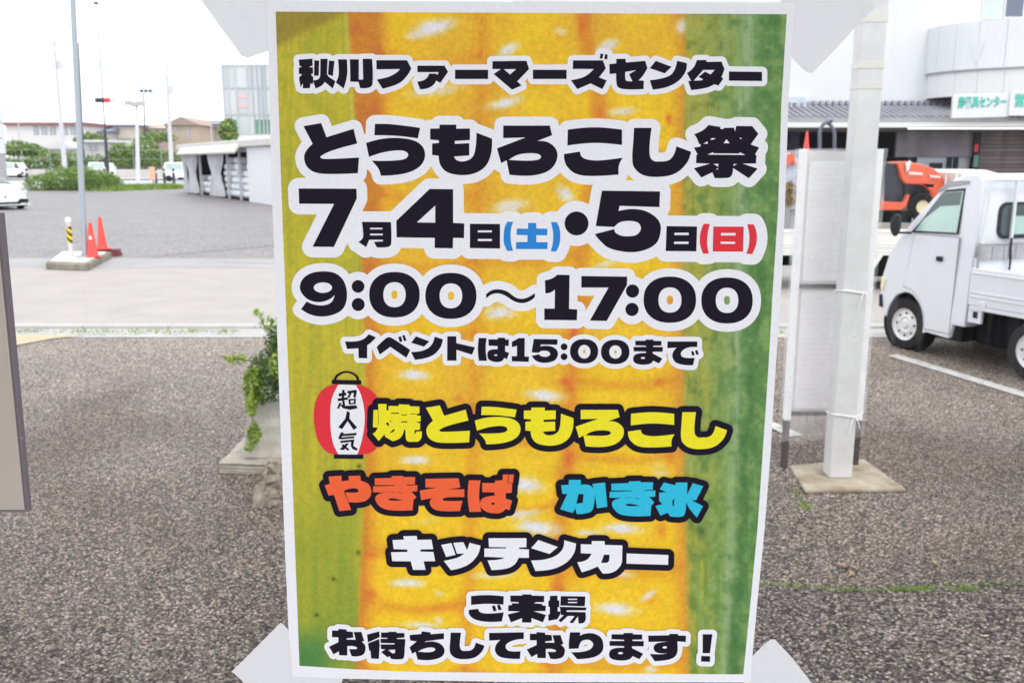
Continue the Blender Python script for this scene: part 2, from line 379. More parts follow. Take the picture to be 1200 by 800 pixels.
INK = dict(black=paper_mat('black_ink', (.0095, .0065, .017), k=.6, spec=.12), white=paper_mat('unprinted_white', (.84, .845, .875), k=.35),
           blue=paper_mat('blue_ink', rgb(28, 132, 212), k=.6), red=paper_mat('red_ink', rgb(226, 44, 58), k=.6),
           yellow=paper_mat('yellow_ink', rgb(238, 226, 28), k=.5), orange=paper_mat('orange_ink', rgb(240, 98, 52), k=.6),
           cyan=paper_mat('cyan_ink', rgb(38, 188, 220), k=.6))
# paper sheet
OUT_L = [(312, -12), (313, 1), (318, 210), (323.6, 360), (333, 620), (338, 735), (343, 797)]
OUT_R = [(933, -12), (931.8, 3), (924, 120), (920, 240), (916, 330), (909, 430), (903, 530), (896, 620), (888, 700), (882, 765), (879.5, 799)]
top = [(313, 0), (931.8, 3.5)]; bot = [(343, 792), (400, 794), (600, 798), (879.5, 799)]
ring = [(313, 0)] + [(931.8, 3.5)] + OUT_R[2:] + [(600, 798.5), (400, 794.5), (343, 792)] + OUT_L[-2:1:-1]
vs = [pl(*p) for p in ring]
MB().prism([(v[0], v[2]) for v in vs], 'y', PY, PY + .0003).build('paper', m_paper, poster)

# corn photograph printed on it: colours of the print, computed on a fine grid
IN_L = ([14, 200, 360, 620, 780], [323, 329, 335, 345, 351])
IN_R = ([17, 120, 240, 350, 430, 615, 700, 790], [922, 915.7, 912, 905, 900.5, 888, 880, 871])
NX, NY = 330, 430
U, V = np.meshgrid(np.linspace(0, 1, NX), np.linspace(0, 1, NY))
yt = 14 + 3 * U; yb = np.interp(U, [0, .12, .25, .5, 1], [779.5, 783.5, 786.5, 788, 789.5])
Y = yt + (yb - yt) * V
X = np.interp(Y, *IN_L) * (1 - U) + np.interp(Y, *IN_R) * U
def vnoise(x, y, sx, sy, seed):
    r = np.random.RandomState(seed); g = r.rand(512, 512)
    a = x / sx + 50.3; b = y / sy + 31.7
    i = np.floor(a).astype(int); j = np.floor(b).astype(int); u = a - i; v = b - j
    u = u*u*(3-2*u); v = v*v*(3-2*v); i %= 511; j %= 511
    return (g[j, i]*(1-u)+g[j, i+1]*u)*(1-v)+(g[j+1, i]*(1-u)+g[j+1, i+1]*u)*v
def fbm(x, y, s, seed): return (vnoise(x,y,s,s,seed)*.5+vnoise(x,y,s/2,s/2,seed+1)*.3+vnoise(x,y,s/4,s/4,seed+2)*.2)
def ss(a, b, x):
    t = np.clip((x - a) / (b - a), 0, 1); return t*t*(3-2*t)
def C(*c): return np.array(c, float)
def mixc(A, B, t): return A * (1 - t[..., None]) + B * t[..., None]
one = np.ones_like(X)[..., None]
lb = np.interp(Y, [14, 100, 300, 500, 620, 790], [408, 414, 424, 431, 425, 417])
ks = np.interp(Y, [14, 60, 130, 250, 300, 430, 500, 620, 790], [446, 447, 447, 444, 440, 438, 439, 434, 427])
seam = np.interp(Y, [14, 130, 300, 385, 450, 520, 650, 790], [684, 704, 682, 673, 668, 664, 655, 648])
rb = np.interp(Y, [14, 100, 300, 440, 600, 790], [803, 802, 799, 801, 803, 808])
wob = (fbm(X, Y, 26, 11) - .5) * 9
# kernels
img = one * C(233, 182, 40)
img = mixc(img, C(243, 200, 22), ss(.35, .75, fbm(X, Y, 70, 21)) * .8)
img = mixc(img, C(244, 200, 14), ss(420, 680, Y) * .75)
img = mixc(img, C(224, 166, 56), ss(.5, .8, fbm(X, Y, 40, 31)) * .5 * ss(450, 0, Y))
dark_c = C(222, 142, 40)
def cellrow(bnds, yy):
    bnds = np.array(bnds, float); i = np.clip(np.searchsorted(bnds, yy) - 1, 0, len(bnds)-2)
    lo, hi = bnds[i], bnds[i+1]; return (yy - (lo+hi)/2) / ((hi-lo)/2), hi - lo
s1 = np.interp(Y, [14, 300, 790], [566, 560, 547])
colA1 = X < s1; colA2 = (X >= s1) & (X < seam)
xa0 = np.where(colA1, ks, np.where(colA2, s1, seam)); xa1 = np.where(colA1, s1, np.where(colA2, seam, rb))
cu_ = np.clip((X + wob*.3 - (xa0+xa1)/2) / ((xa1-xa0)/2), -1.1, 1.1)
arch = 10 * (1 - cu_**2)
yw = Y + wob * .5
v1, _ = cellrow([-25,70,150,230,310,395,485,575,645,708,790,870], yw - arch + 5); v2, _ = cellrow([-20,90,180,300,400,512,594,648,705,790,870], yw - arch + 5); v3, _ = cellrow([-30,92,180,270,355,447,535,590,665,775,860], yw - arch + 5)
cv_ = np.where(colA1, v1, np.where(colA2, v2, v3))
cell = (np.abs(cu_)**5 + np.abs(cv_)**5) ** .2
rowA = np.abs(((Y + 10*np.sin((X-450)/240*3.14) + wob) - 55) % 72 - 36)
rowB = np.abs(((Y + 8*np.sin((X-690)/120*3.14) + wob) - 20) % 64 - 32)
row = np.where(X < seam, rowA, rowB)
half = np.where(X < seam, 36, 32)
ks = ks + 6 * ss(.8, 1.0, np.abs(v1)); rbk = rb - 6 * ss(.8, 1.0, np.abs(v3))
colsub = np.abs(X + wob - np.interp(Y, [14, 790], [560, 548]))
img = mixc(img, C(226, 150, 34), ss(.74, 1.0, cell) * .62)
img = mixc(img, C(216, 122, 40), ss(1.0, 1.12, cell) * .5)
img = mixc(img, C(250, 212, 40), ss(.7, .1, np.hypot(cu_*.9, cv_ + .25)) * .35)
sd_ = np.abs(X + wob * .6 - seam)
img = mixc(img, dark_c, ss(15, 1, sd_) * .5)
img = mixc(img, dark_c, ss(20, 2, sd_) * ss(14, 2, half - row) * .6)
img = mixc(img, C(215, 148, 55), ss(20, 2, np.abs(X - rbk)) * .5)
for (cx, cy, rx, ry, a) in [(673, 386, 5, 11, .9), (663, 446, 5, 5, .9), (669, 455, 4, 5, .7), (660, 448, 12, 4, .35), (667, 538, 6, 10, .7), (784, 140, 4, 6, .9), (703, 132, 6, 5, .5),
                            (682, 30, 5, 14, .7), (654, 690, 6, 12, .6), (775, 620, 6, 10, .5), (436, 320, 16, 9, .6), (537, 467, 6, 5, .5), (773, 447, 6, 4, .6),
                            (650, 745, 10, 3, .8), (785, 535, 5, 10, .4), (433, 650, 9, 5, .8), (434, 695, 7, 5, .8), (760, 700, 10, 8, .35), (520, 712, 40, 6, .3), (640, 775, 8, 6, .5)]:
    q = ((X-cx)/rx)**2 + ((Y-cy)/ry)**2
    img = mixc(img, C(222, 88, 52), np.exp(-q) * a * .8)
# white shine on the kernels
for (cx, cy, rx, ry, ang, a) in [(507, 33, 24, 9, -14, 1), (485, 42, 12, 4, -10, .6), (595, 59, 15, 6, -32, .95), (592, 121, 21, 6, -12, 1), (512, 106, 30, 6, -8, .7), (713, 54, 14, 7, -25, .9),
          (800, 31, 8, 9, 30, .9), (657, 37, 8, 4, 20, .6), (730, 131, 18, 5, -6, .8), (598, 242, 22, 8, -8, .85), (663, 228, 13, 7, 35, .9), (586, 366, 18, 8, -4, 1),
          (583, 352, 26, 3, -4, .7), (710, 309, 16, 4, -15, .7), (485, 439, 18, 6, 2, 1), (637, 463, 22, 7, 8, 1), (600, 485, 20, 5, 0, .6), (487, 539, 17, 5, 3, 1), (612, 567, 26, 9, 8, 1),
          (630, 618, 26, 9, 8, 1), (610, 602, 24, 5, -6, .8), (728, 619, 24, 6, 4, 1), (690, 624, 16, 4, 2, .8), (478, 683, 20, 5, 2, .95), (580, 673, 24, 5, -4, .8), (515, 695, 8, 3, 20, .5), (716, 670, 24, 5, 6, .9),
          (760, 697, 12, 4, -32, .9), (722, 713, 26, 7, 5, 1), (494, 732, 22, 4, 4, .8), (514, 726, 6, 3, 30, .8), (762, 784, 8, 5, 0, .85), (770, 548, 10, 8, -20, .3), (600, 745, 22, 3, 0, .7),
          (437, 100, 3, 3, 0, 0), (775, 555, 10, 4, -10, .5), (500, 610, 18, 4, -10, .25)]:
    t = math.radians(ang); dx = X - cx; dy = Y - cy
    u = (dx*math.cos(t)+dy*math.sin(t))/(rx*1.15); v = (-dx*math.sin(t)+dy*math.cos(t))/(ry*1.2)
    q = np.sqrt(u*u+v*v) + (fbm(X, Y, 9, int(cx)) - .5) * .5
    img = mixc(img, C(230, 226, 220), ss(1.4, .1, q) * a * 1.08)
# orange shade beside the left husk
ora = one * C(208, 132, 40); ora = mixc(ora, C(196, 92, 62), ss(.5, .75, fbm(X, Y, 30, 71)) * .5)
img = mixc(img, ora, ss(7, -7, X - ks + wob * .5) * np.interp(Y, [200, 420, 790], [.85, .5, .45]))
# left husk
stL = vnoise(X, Y, 3.2, 160, 41) * .6 + vnoise(X, Y, 1.8, 70, 42) * .4
hl = one * C(184, 174, 46); hl = mixc(hl, C(200, 188, 44), ss(.3, .8, stL)); hl = mixc(hl, C(164, 164, 46), ss(.55, .9, vnoise(X, Y, 9, 120, 43)) * .5)
hl = mixc(hl, C(172, 170, 50), ss(.45, .75, fbm(X, Y, 16, 47)) * .6); hl = mixc(hl, C(204, 186, 52), ss(.5, .8, fbm(X, Y, 34, 49)) * .5)
hl = mixc(hl, C(200, 190, 70), np.exp(-((X - np.interp(Y, [14, 100, 300], [405, 412, 420]))/3.0)**2) * ss(250, 120, Y) * .9)
hl = mixc(hl, C(150, 160, 46), ss(540, 660, Y) * .75 * ss(440, 400, X)); hl = mixc(hl, C(128, 152, 50), ss(560, 700, Y) * ss(.4, .8, vnoise(X, Y, 7, 90, 48)) * .6)
hl = mixc(hl, C(148, 128, 48), ss(9, -9, Y - (56 - (X - 323) * .5) + wob * .8) * .8)
hl = mixc(hl, C(92, 138, 62), ss(725, 765, Y) * ss(402, 370, X) * .95 + ss(690, 780, Y) * ss(420, 350, X) * .3)
for (cx, cy) in [(391, 678), (371, 720), (421, 546), (420, 647)]:
    hl = mixc(hl, C(60, 80, 30), np.exp(-(((X-cx)/2.6)**2 + ((Y-cy)/2.2)**2)) * .9)
img = mixc(img, hl, ss(4, -4, X - lb + wob * .25))
# right husk
stR = vnoise(X, Y, 3.0, 110, 51) * .6 + vnoise(X, Y, 1.7, 40, 52) * .4
tt = (X - rb) / (np.interp(Y, *IN_R) - rb)
pal = [(0, C(172, 168, 70)), (.22, C(152, 162, 74)), (.45, C(130, 156, 82)), (.56, C(140, 166, 104)), (.63, C(150, 176, 128)), (.72, C(106, 146, 84)), (.85, C(92, 134, 72)), (1.0, C(98, 140, 74))]
hr = one * pal[0][1]
for (a, ca), (b, cb) in zip(pal, pal[1:]): hr = mixc(hr, cb, ss(a, b, tt + (stR - .5) * .12))
hr = mixc(hr, C(112, 148, 62), ss(380, 620, Y) * .55 * ss(.75, .4, tt))
hr = mixc(hr, C(190, 172, 50), ss(.6, .85, vnoise(X, Y, 4, 60, 53)) * ss(.55, .1, tt) * .7)
hr = mixc(hr, C(168, 190, 130), ss(.6, .95, stR) * .3); hr = mixc(hr, C(74, 116, 58), ss(.45, .1, stR) * .3)
mot = fbm(X, Y, 12, 61)
hr = mixc(hr, C(150, 174, 104), ss(.5, .75, mot) * .5); hr = mixc(hr, C(72, 118, 58), ss(.5, .25, mot) * .45)
hr = mixc(hr, C(176, 168, 66), ss(.6, .8, fbm(X, Y, 22, 65)) * ss(.6, .2, tt) * .5)
hr = mixc(hr, C(176, 180, 92), ss(.58, .78, vnoise(X, Y, 14, 45, 68)) * ss(.7, .2, tt) * .45)
hr = mixc(hr, C(60, 106, 52), np.exp(-((X + 2.2 * wob - np.interp(Y, [14, 400, 560, 790], [903, 885, 872, 858])) / 5.0) ** 2) * ss(200, 420, Y) * .45)
hr = mixc(hr, C(60, 90, 50), np.exp(-(((X-822)/6)**2 + ((Y-623)/7)**2)) * .7)
img = mixc(img, hr, ss(-5, 5, X - rb + wob * .3))
img = img * (1 + (fbm(X, Y, 5, 91)[..., None] - .5) * .10)
c = np.clip(img / 255, 0, 1); c = np.where(c <= .04045, c / 12.92, ((c + .055) / 1.055) ** 2.4) * 1.01
lum = c.mean(-1, keepdims=True); c = c * .965 + lum * .025 + .006
PRY = PY - .00012
u_ = (400 - Y) / F_PX
ry_ = math.cos(PITCH) + u_ * math.sin(PITCH); rz_ = -math.sin(PITCH) + u_ * math.cos(PITCH)
vx = (X - 600) / F_PX * PRY / ry_; vz = CAM_H + rz_ * PRY / ry_
co = np.stack([vx, np.full_like(vx, PRY), vz], -1).reshape(-1, 3)
idx = np.arange(NX * NY).reshape(NY, NX)
quads = np.stack([idx[1:, :-1], idx[1:, 1:], idx[:-1, 1:], idx[:-1, :-1]], -1).reshape(-1, 4)
me = bpy.data.meshes.new('corn_print'); me.from_pydata(co.tolist(), [], quads.tolist())
ca = me.color_attributes.new('print', 'FLOAT_COLOR', 'POINT')
ca.data.foreach_set('color', np.concatenate([c.reshape(-1, 3), np.ones((NX*NY, 1))], 1).astype('f').ravel())
me.materials.append(paper_mat('corn_print', attr='print', k=1.1, spec=.15))
pr = bpy.data.objects.new('corn_print', me); COL.objects.link(pr); pr.parent = poster
pr['label'] = 'printed close-up photograph of yellow corn between green husks'

# ------------------------------------------------------------------ lettering of the poster
GLYPHS = """
L center_name black white 6.2
V 340 55 10
+ 100,152 262,140 264,222 228,234 232,243 266,238 270,312 242,325 272,358 268,430 255,440 240,425 230,487 150,487 148,430 122,475 103,362 140,325 102,318 102,246 138,235 108,222
+ 283,160 340,162 335,340 280,340
+ 355,142 440,142 432,320 450,350 530,405 500,490 405,412 370,455~ 298,490 266,395 330,380~ 352,340
+ 455,163 520,168 500,345 443,325
+ 560,148 665,148 668,330~ 628,490 535,420 568,330~
+ 700,148 805,148 805,412 705,410
+ 850,142 960,142 964,440~ 920,480~ 820,485 795,385 855,385
V 430 55 10
+ 110,158 470,158 520,255 470,340~ 380,425~ 185,493 115,385 260,350~ 350,300~ 388,262 112,265
+ 590,222 910,222 950,295 860,425 812,398 770,455~ 700,490~ 622,498 590,410 665,392~ 710,355~ 728,315 805,315 825,330 840,298 592,298
+ 1032,270 1420,270 1420,378 1032,378
V 560 55 10
+ 170,170 570,165 600,262 462,405 512,455 400,503 185,320 270,262 170,262
- 305,264 450,262 378,325
+ 645,270 1040,270 1040,378 645,378
V 660 55 10
+ 115,160 465,160 500,255 420,360 510,395 460,497 320,430 165,497 90,392 250,350~ 360,262 112,260
+ 438,80 470,85 460,140 428,138
+ 490,88 522,92 515,148 482,145
+ 622,142 730,142 735,185 960,165 988,250 940,330~ 885,395 945,398 942,497 720,497~ 640,470~ 622,400~ 620,312 545,320 540,205 622,195
- 728,295 855,275 772,322 812,405 750,402~ 730,385~
V 780 55 10
+ -185,252 -115,165 70,235 -10,312
+ -185,392 -50,372~ 60,330~ 110,260~ 135,165 248,192 235,290~ 150,400~ 20,470~ -150,503
+ 365,158 470,155 485,178 655,175 690,260 655,360 678,372 620,455 570,440 480,480~ 300,508 265,403 300,400 250,310 330,240~
- 440,272 575,272 528,325 460,292 385,355 440,380 420,395 330,398
+ 742,290 1130,295 1130,402 742,398
L festival_title black white 10.5
V 345 130 7.5
G to
+ 80,135 235,108 282,232 520,158 552,288 330,350~ 230,400~ 240,418~ 330,422~ 568,410 558,548 300,555~ 180,540~ 110,490~ 85,410~ 105,350~ 160,290
G u
+ 708,115 850,118~ 1105,150 1085,242 900,220~ 703,215
+ 630,282 780,245~ 930,240~ 1060,265~ 1130,320~ 1148,400~ 1110,480~ 1020,535~ 900,562~ 760,570 740,510~ 680,438 780,440~ 900,435~ 975,420~ 1000,385~ 970,355~ 900,348~ 780,365~ 655,405
V 495 130 7.5
G mo
+ 150,122 298,122 298,157 418,155 418,257 285,265 285,290 412,285 412,392 278,402 300,432~ 345,445~ 410,430~ 450,390~ 470,300~ 475,192 612,245 605,370~ 560,480~ 470,545~ 350,565~ 220,540~ 160,480~ 142,395 85,388 85,287 145,283 145,260 68,252 68,157 150,155
G ro
+ 710,130 1120,130 1140,215 1010,265 1100,275~ 1170,330~ 1187,405~ 1150,490~ 1070,545~ 940,570~ 765,562 740,435 692,460 655,330 905,235 710,240
- 760,431 830,390~ 920,373~ 1010,378~ 1042,400~ 1020,428~ 920,438~
V 650 130 7.5
G ko
+ 115,165 350,145~ 592,165 592,300 350,282~ 112,305
+ 82,380 222,358 240,405~ 300,430~ 400,435~ 598,412 565,480~ 562,560 300,572~ 180,550~ 110,490~ 85,430~
G si
+ 698,150 852,150 835,300~ 838,400~ 870,440~ 930,445~ 1000,435~ 1045,390~ 1070,312 1200,360 1160,460~ 1060,550~ 920,580~ 780,565~ 700,500~ 682,420~ 690,280~
V 805 130 8.89
G x
+ 225,148 350,168 345,185 378,192 385,178 487,175 503,215 512,158 680,160 745,240 665,350 752,382 710,455 725,465 720,548 580,550 738,602 645,702 480,595 475,650~ 450,690~ 400,700~ 288,700 265,640 150,695 72,598 240,550 95,545 98,455 112,455 72,385 140,372 145,350 125,345 105,290~ 75,245 170,200~
- 170,342 215,318 218,345
- 242,300 260,285 302,285 270,303
- 382,338 412,295 445,338
- 545,282 575,282 560,295
- 215,457 272,430 275,443 545,445 552,432 608,460
- 278,552 328,552 326,578 318,580
- 302,610 324,595 324,612
- 484,576 488,553 524,553
L event_date black white 12.5
V 340 210 8
+ 80,87 622,90 625,180 410,635 210,633 412,232 84,230
+ 672,400 945,402 948,600~ 930,630~ 870,640~ 812,638 785,588 870,582 870,568 742,568 712,637 640,588 680,550~ 682,480~
- 750,456 865,456 865,470 750,470
- 750,511 868,511 868,526 750,526
V 455 210 8
+ 388,92 608,95 608,410 713,415 710,552 608,550 605,648 435,645 435,550 78,545 75,390
- 440,248 440,408 268,405
+ 765,418 1048,420 1048,650 765,646
- 840,480 972,480 972,498 840,498
- 840,560 972,560 972,580 840,580
C blue
V 580 210 8
+ 115,398 172,400 150,470~ 150,580~ 170,672 115,672 85,600~ 82,530~ 90,460~
+ 310,410 388,410 388,462 492,465 490,527 388,525 388,590 495,590 492,655 198,655 198,590 305,588 305,525 203,522 205,462 310,465
+ 525,402 580,403 608,470~ 613,540~ 605,610~ 575,678 522,676 542,600~ 545,500~
C black
O 765 415 112 112
V 680 210 8
+ 203,108 748,115 742,262 370,250 358,298 480,280~ 600,295~ 700,350~ 750,420~ 752,500~ 720,590~ 640,650~ 520,682~ 400,678~ 260,640~ 180,570~ 135,515 318,468 330,500~ 380,528~ 450,535~ 530,520~ 568,465~ 550,415~ 500,395~ 440,392~ 370,405~ 318,448 145,440
V 770 240 9.23
+ 103,230 433,235 425,503 93,500
- 187,302 343,302 342,328 187,328
- 185,398 341,398 340,424 184,424
C red
+ 505,205 572,207 550,300~ 542,420~ 560,525 500,530 470,450~ 462,370~ 475,280~
+ 608,235 938,237 930,507 602,505
- 692,305 850,305 848,332 690,332
- 688,398 845,400 843,424 688,422
+ 975,210 1045,212 1072,280~ 1080,370~ 1065,450~ 1030,533 962,530 990,450~ 998,330~
L opening_hours black white 9.8
V 340 305 7.5
+ 85,240~ 110,165~ 180,115~ 290,97~ 400,115~ 470,180~ 500,290~ 480,400~ 420,460~ 300,493~ 190,480~ 95,430 145,362 210,388~ 290,395~ 360,370~ 392,305 340,345~ 260,367~ 170,350~ 110,300~
o 288 240 80 46
O 597 229 56 56
O 598 388 57 57
O 917 302 222 200
o 917 302 98 110
V 480 305 7.5
O 363 312 225 202
o 363 312 99 109
+ 672,298 725,262~ 790,255~ 860,275~ 930,325~ 985,338~ 1040,325~ 1102,288 1100,325 1050,360~ 990,375~ 920,360~ 840,310~ 780,290~ 720,300~ 674,335
V 620 310 8
+ 265,95 380,97 375,415 452,420 448,522 143,518 143,412 240,412 242,235 200,262~ 153,270 148,148 215,130~
+ 490,107 920,113 918,190 728,528 570,524 745,215 490,215
O 970 248 62 62
O 965 420 62 62
V 740 310 7.5
O 337 308 231 203
o 338 311 101 111
O 840 315 226 202
o 840 314 99 111
L event_end_time black white 5.6
V 395 385 10.9
+ 100,162 250,160~ 340,130~ 405,70 497,112 430,180~ 385,212 385,378 275,375 272,250 128,260
+ 505,235 620,125~ 665,108~ 710,125~ 935,272 885,372 680,232 545,332
+ 780,105 818,97 835,165 800,172
+ 832,88 862,80 888,150 855,160
+ 1008,97 1180,162 1110,230 945,180
V 495 385 10.9
+ -146,298 -40,290~ 30,270~ 90,235~ 135,175~ 155,102 262,135 235,230~ 160,320~ 60,370~ -95,397
+ 318,97 432,97 435,185 672,238 635,332 435,270 435,408 316,408
+ 720,118 820,120 808,250~ 825,410 722,410 708,260~
+ 843,135 962,137 962,115 1055,115 1057,137 1105,140 1102,220 1057,220 1057,290 1108,310 1080,388 1045,375 1010,415~ 930,425~ 850,395~ 830,340~ 850,280~ 960,262 960,222 845,217
o 937 338 20 10
V 590 385 10
+ 180,110 250,110 248,325 300,328 295,388 97,383 97,322 158,322 158,200 98,218 98,155
+ 355,120 635,125 630,188 440,185 432,208 500,200~ 590,220~ 638,280~ 620,350~ 570,385~ 480,400~ 390,380~ 328,320 418,298 430,315~ 480,330~ 530,320~ 547,292~ 520,265~ 480,258~ 440,262~ 415,282 330,278
O 710 212 40 40
O 710 328 40 40
O 945 265 165 143
o 947 270 72 80
V 710 385 10
O 110 272 167 143
o 112 273 72 78
G ma
+ 465,128 555,128 560,142 652,145 650,198 555,200 555,213 668,215 665,270 548,270 550,290 662,350 622,408 555,375 520,410~ 430,422~ 340,400~ 320,350~ 350,300~ 470,285 470,268 325,265 325,213 470,213 470,200 345,195 345,142 465,142
o 435 343 25 12
G x
+ 722,150 1072,150 1070,215 960,222~ 890,265~ 880,310~ 920,338~ 1040,343 1022,428 920,425~ 820,395~ 780,330~ 790,270~ 830,222 720,228
+ 998,268 1025,262 1042,308 1012,318
+ 1045,258 1072,250 1090,300 1060,306
L lantern red none 0
V 360 430 6.957
+ 235,140 150,165~ 85,240~ 55,350~ 60,480~ 90,600~ 160,690~ 240,712 430,712 510,700~ 570,650~ 600,500~ 580,270~ 520,190~ 440,148
C white
+ 255,142 395,145 440,230~ 468,380~ 460,520~ 430,650~ 408,712 255,712 205,600~ 188,420~ 200,260~
C black
+ 202,103 440,108 440,143 200,138
+ 218,710 458,712 455,748 218,745
+ 214,110 240,60~ 320,31~ 400,60~ 427,110 405,108 385,70~ 320,46~ 255,72~ 236,108
+ 325,355 348,370 345,420 408,492 378,512 330,440 285,505 252,490 310,420
+ 255,215 315,205 320,230 258,240
+ 285,185 305,185 300,275 280,275
+ 248,255 330,245 332,265 250,278
+ 285,275 305,275 310,320 290,315
+ 262,290 280,290 260,340 243,335
+ 262,300 310,315 400,310 410,335 350,348 290,335
+ 325,195 400,185 405,200 395,250 375,245 380,210 330,215
+ 345,210 362,212 345,250 325,250
+ 335,260 398,255 395,300 340,305
- 352,272 382,270 380,290 354,292
+ 275,530 300,535 270,590 252,580
+ 285,545 405,535 400,555 285,562
+ 275,572 385,562 385,578 275,588
+ 270,600 385,588 375,640 412,665 405,680 370,668 355,640 358,608 272,618
+ 290,625 345,670 330,680 280,640
+ 340,620 300,675 262,672 318,620
L grilled_corn yellow black 7.2
V 430 460 11.43
+ 88,230 150,230 145,465 80,460
+ 150,150 262,150 262,235 285,235 292,175 425,178 425,155 572,160 572,180 705,185 703,275 665,285 668,300 720,310 718,385 668,390 668,400 712,405 712,490 685,498 640,495 638,545 650,550 658,520 735,515 730,600~ 690,650~ 640,655~ 545,650~ 520,600~ 515,500~ 500,495 450,600~ 345,648 245,590 235,555 158,645 78,550 130,500~ 150,440~ 155,300~
- 325,267 430,267 430,280 325,280
- 458,289 535,290 535,301 458,300
- 460,380 540,382 540,397 460,395
- 258,400 285,395 295,425 290,450 260,420
- 305,380 330,375 325,393
- 300,545 350,490 380,492 350,525
- 575,279 660,281 660,288 575,287
R to 499 474.8 550.7 518.7
R u 556.4 476.3 610 520.3
R mo 613.9 477.3 672 521.9
R ro 674.7 480 731.2 523.5
R ko 736 482.7 790.7 524
R si 797.9 482.7 852 526
L fried_noodles orange black 6.8
V 370 545 10
+ 150,130 300,120 305,185 390,175 385,125 520,118 530,180 620,220~ 650,290~ 640,360~ 590,410~ 510,432~ 385,430 348,312 400,318~ 480,315~ 503,293~ 470,270~ 400,272~ 330,297 415,520 278,535 215,345 150,355 105,232 165,215
G ki
+ 690,152 890,145 888,125 1020,122 1025,135 1165,135 1162,222 1068,225 1068,235 1192,230 1188,303 1120,305 1180,370 1145,405 1135,525 920,528~ 780,500~ 710,430~ 700,370~ 750,330~ 860,312~ 980,320~ 1020,345 990,315 670,315 672,245 925,238 925,230 692,230
- 848,392 900,385~ 1020,408 950,412~ 870,408~
G x
V 480 545 9.23
+ 170,145 530,138 548,238 420,258 592,258 592,342 420,345~ 360,360~ 370,380~ 572,382 545,492 400,495~ 280,480~ 225,430~ 222,380~ 255,350 125,375 110,272 295,240 172,238
+ 640,160 768,162 752,330~ 775,500 648,503 628,330~
+ 785,190 922,190 922,165 1005,160 1010,98 1065,98 1060,188 1110,195 1105,295 1040,300 1040,360 1110,378 1080,485 1040,468 1000,505~ 930,518~ 830,500~ 765,440~ 775,370~ 830,340~ 920,325 918,292 787,290
o 902 412 18 12
+ 1072,98 1128,98 1118,190 1068,185
L shaved_ice cyan black 6.8
V 645 550 6.32
+ 138,75 225,75 225,112 290,115~ 325,155~ 325,240~ 305,305~ 250,325~ 195,328 185,285 165,320 72,292 125,180 88,178 80,115 135,112
- 208,180 246,180 240,245 192,252
+ 310,105 405,95 422,275 345,285 330,180
R ki 714.3 563.4 768.1 604.6
+ 840,95 925,115 930,95 1015,95 1012,185 1055,100 1132,122 1080,225 1045,225 1130,270 1085,355 1030,290 1005,240 1000,310~ 980,345~ 885,345 870,318 815,340 778,268 830,255 805,230 805,170 860,165 810,145
- 902,238 918,205 914,268 905,268
L kitchen_car white black 7
V 445 615 9.23
+ 255,118 400,115 405,158 560,155 578,258 440,262 440,285 580,288 600,388 475,390 495,482 360,482 335,390 135,388 122,292 300,288 300,262 150,258 138,160 262,155
+ 665,212 775,192 820,320 718,342
+ 795,190 905,183 945,270 972,190 1090,220 1060,320~ 980,410~ 880,460~ 770,485 692,385 840,350~ 915,305 835,308
V 560 615 9.23
+ 115,140 525,140 525,238 445,240 445,255 552,262 552,352 440,352 400,420~ 320,465~ 148,485 105,380 220,372~ 295,350 70,340 70,252 308,250 308,238 120,235
+ 655,160 865,235 775,310 575,248
+ 575,380 720,370~ 840,330~ 915,260~ 935,162 1062,198 1040,300~ 960,400~ 820,470~ 622,495
V 670 615 9.23
+ 218,170 355,172 357,212 548,218 545,330~ 540,410~ 490,480~ 420,515~ 335,522 280,445 200,480~ 108,508 60,400 160,375~ 215,308 98,302 98,205 215,208
- 348,318 410,318 405,385 385,405 318,408
+ 595,305 1045,322 1042,428 592,415
L visit_line black white 5.6
V 540 685 7.5
+ 90,97 230,88~ 378,98 375,172 230,165~ 90,175
+ 70,218 152,208 170,238~ 230,250~ 378,240 360,320 220,322~ 120,300~ 75,260~
+ 272,185 300,178 315,225 288,232
+ 318,175 342,172 360,215 330,222
+ 435,92 540,92 540,82 620,82 622,92 733,95 732,150 660,150 645,160 715,165 715,178 748,182 745,228 640,230 748,262 722,328 622,290 620,330 538,328 538,290 440,328 412,258 520,232 415,228 418,178 450,175 445,160 510,160 505,150 435,148
+ 782,95 850,93 850,135 866,135 866,192 852,195 852,230 878,235 872,262 848,300 770,315 768,260 782,255 782,192 770,190 770,138 782,135
+ 878,97 1095,100 1090,187 875,180
- 942,120 1022,120 1022,130 942,130
- 942,148 1022,148 1022,158 942,158
+ 870,190 1103,197 1100,222 930,222 930,235 1095,238 1098,300~ 1080,330~ 1035,338 1030,275 985,335 955,330 1000,272 940,272 880,328 858,310 905,265 880,262
L waiting_line black white 5.6
V 380 730 10
G o
+ 90,82 165,82 165,62 262,70 262,92 335,98 342,165 262,175 262,188 368,190 345,100 435,98 468,205 440,212 480,260~ 482,310~ 460,360~ 390,385~ 320,382 290,300 370,300 385,285~ 340,265~ 270,265 270,375 175,372 170,325 108,362 55,272 165,218 165,162 90,160
G x
+ 500,130 645,92 650,160 512,222
+ 512,232 645,180 650,250 640,415 550,410 540,320 525,315
+ 665,105 745,105 755,97 845,97 850,110 940,112 940,165 850,172 850,180 950,182 948,235 942,298 938,370~ 925,410~ 860,420~ 785,415 765,385 740,395 665,335 715,302 665,300 660,245 822,245 825,232 660,228 660,178 740,178 740,170 665,165
- 750,310 830,305 828,345 800,350
V 480 730 8.57
+ 0,115 115,105 125,78 212,90 210,108 345,97 345,155 165,178 150,188 230,180~ 310,205~ 350,260~ 335,320~ 270,355~ 180,368~ 80,362 60,285 26,304 -2,240 70,180 5,170
- 84,281 150,250~ 220,240~ 258,258~ 230,282~ 150,288
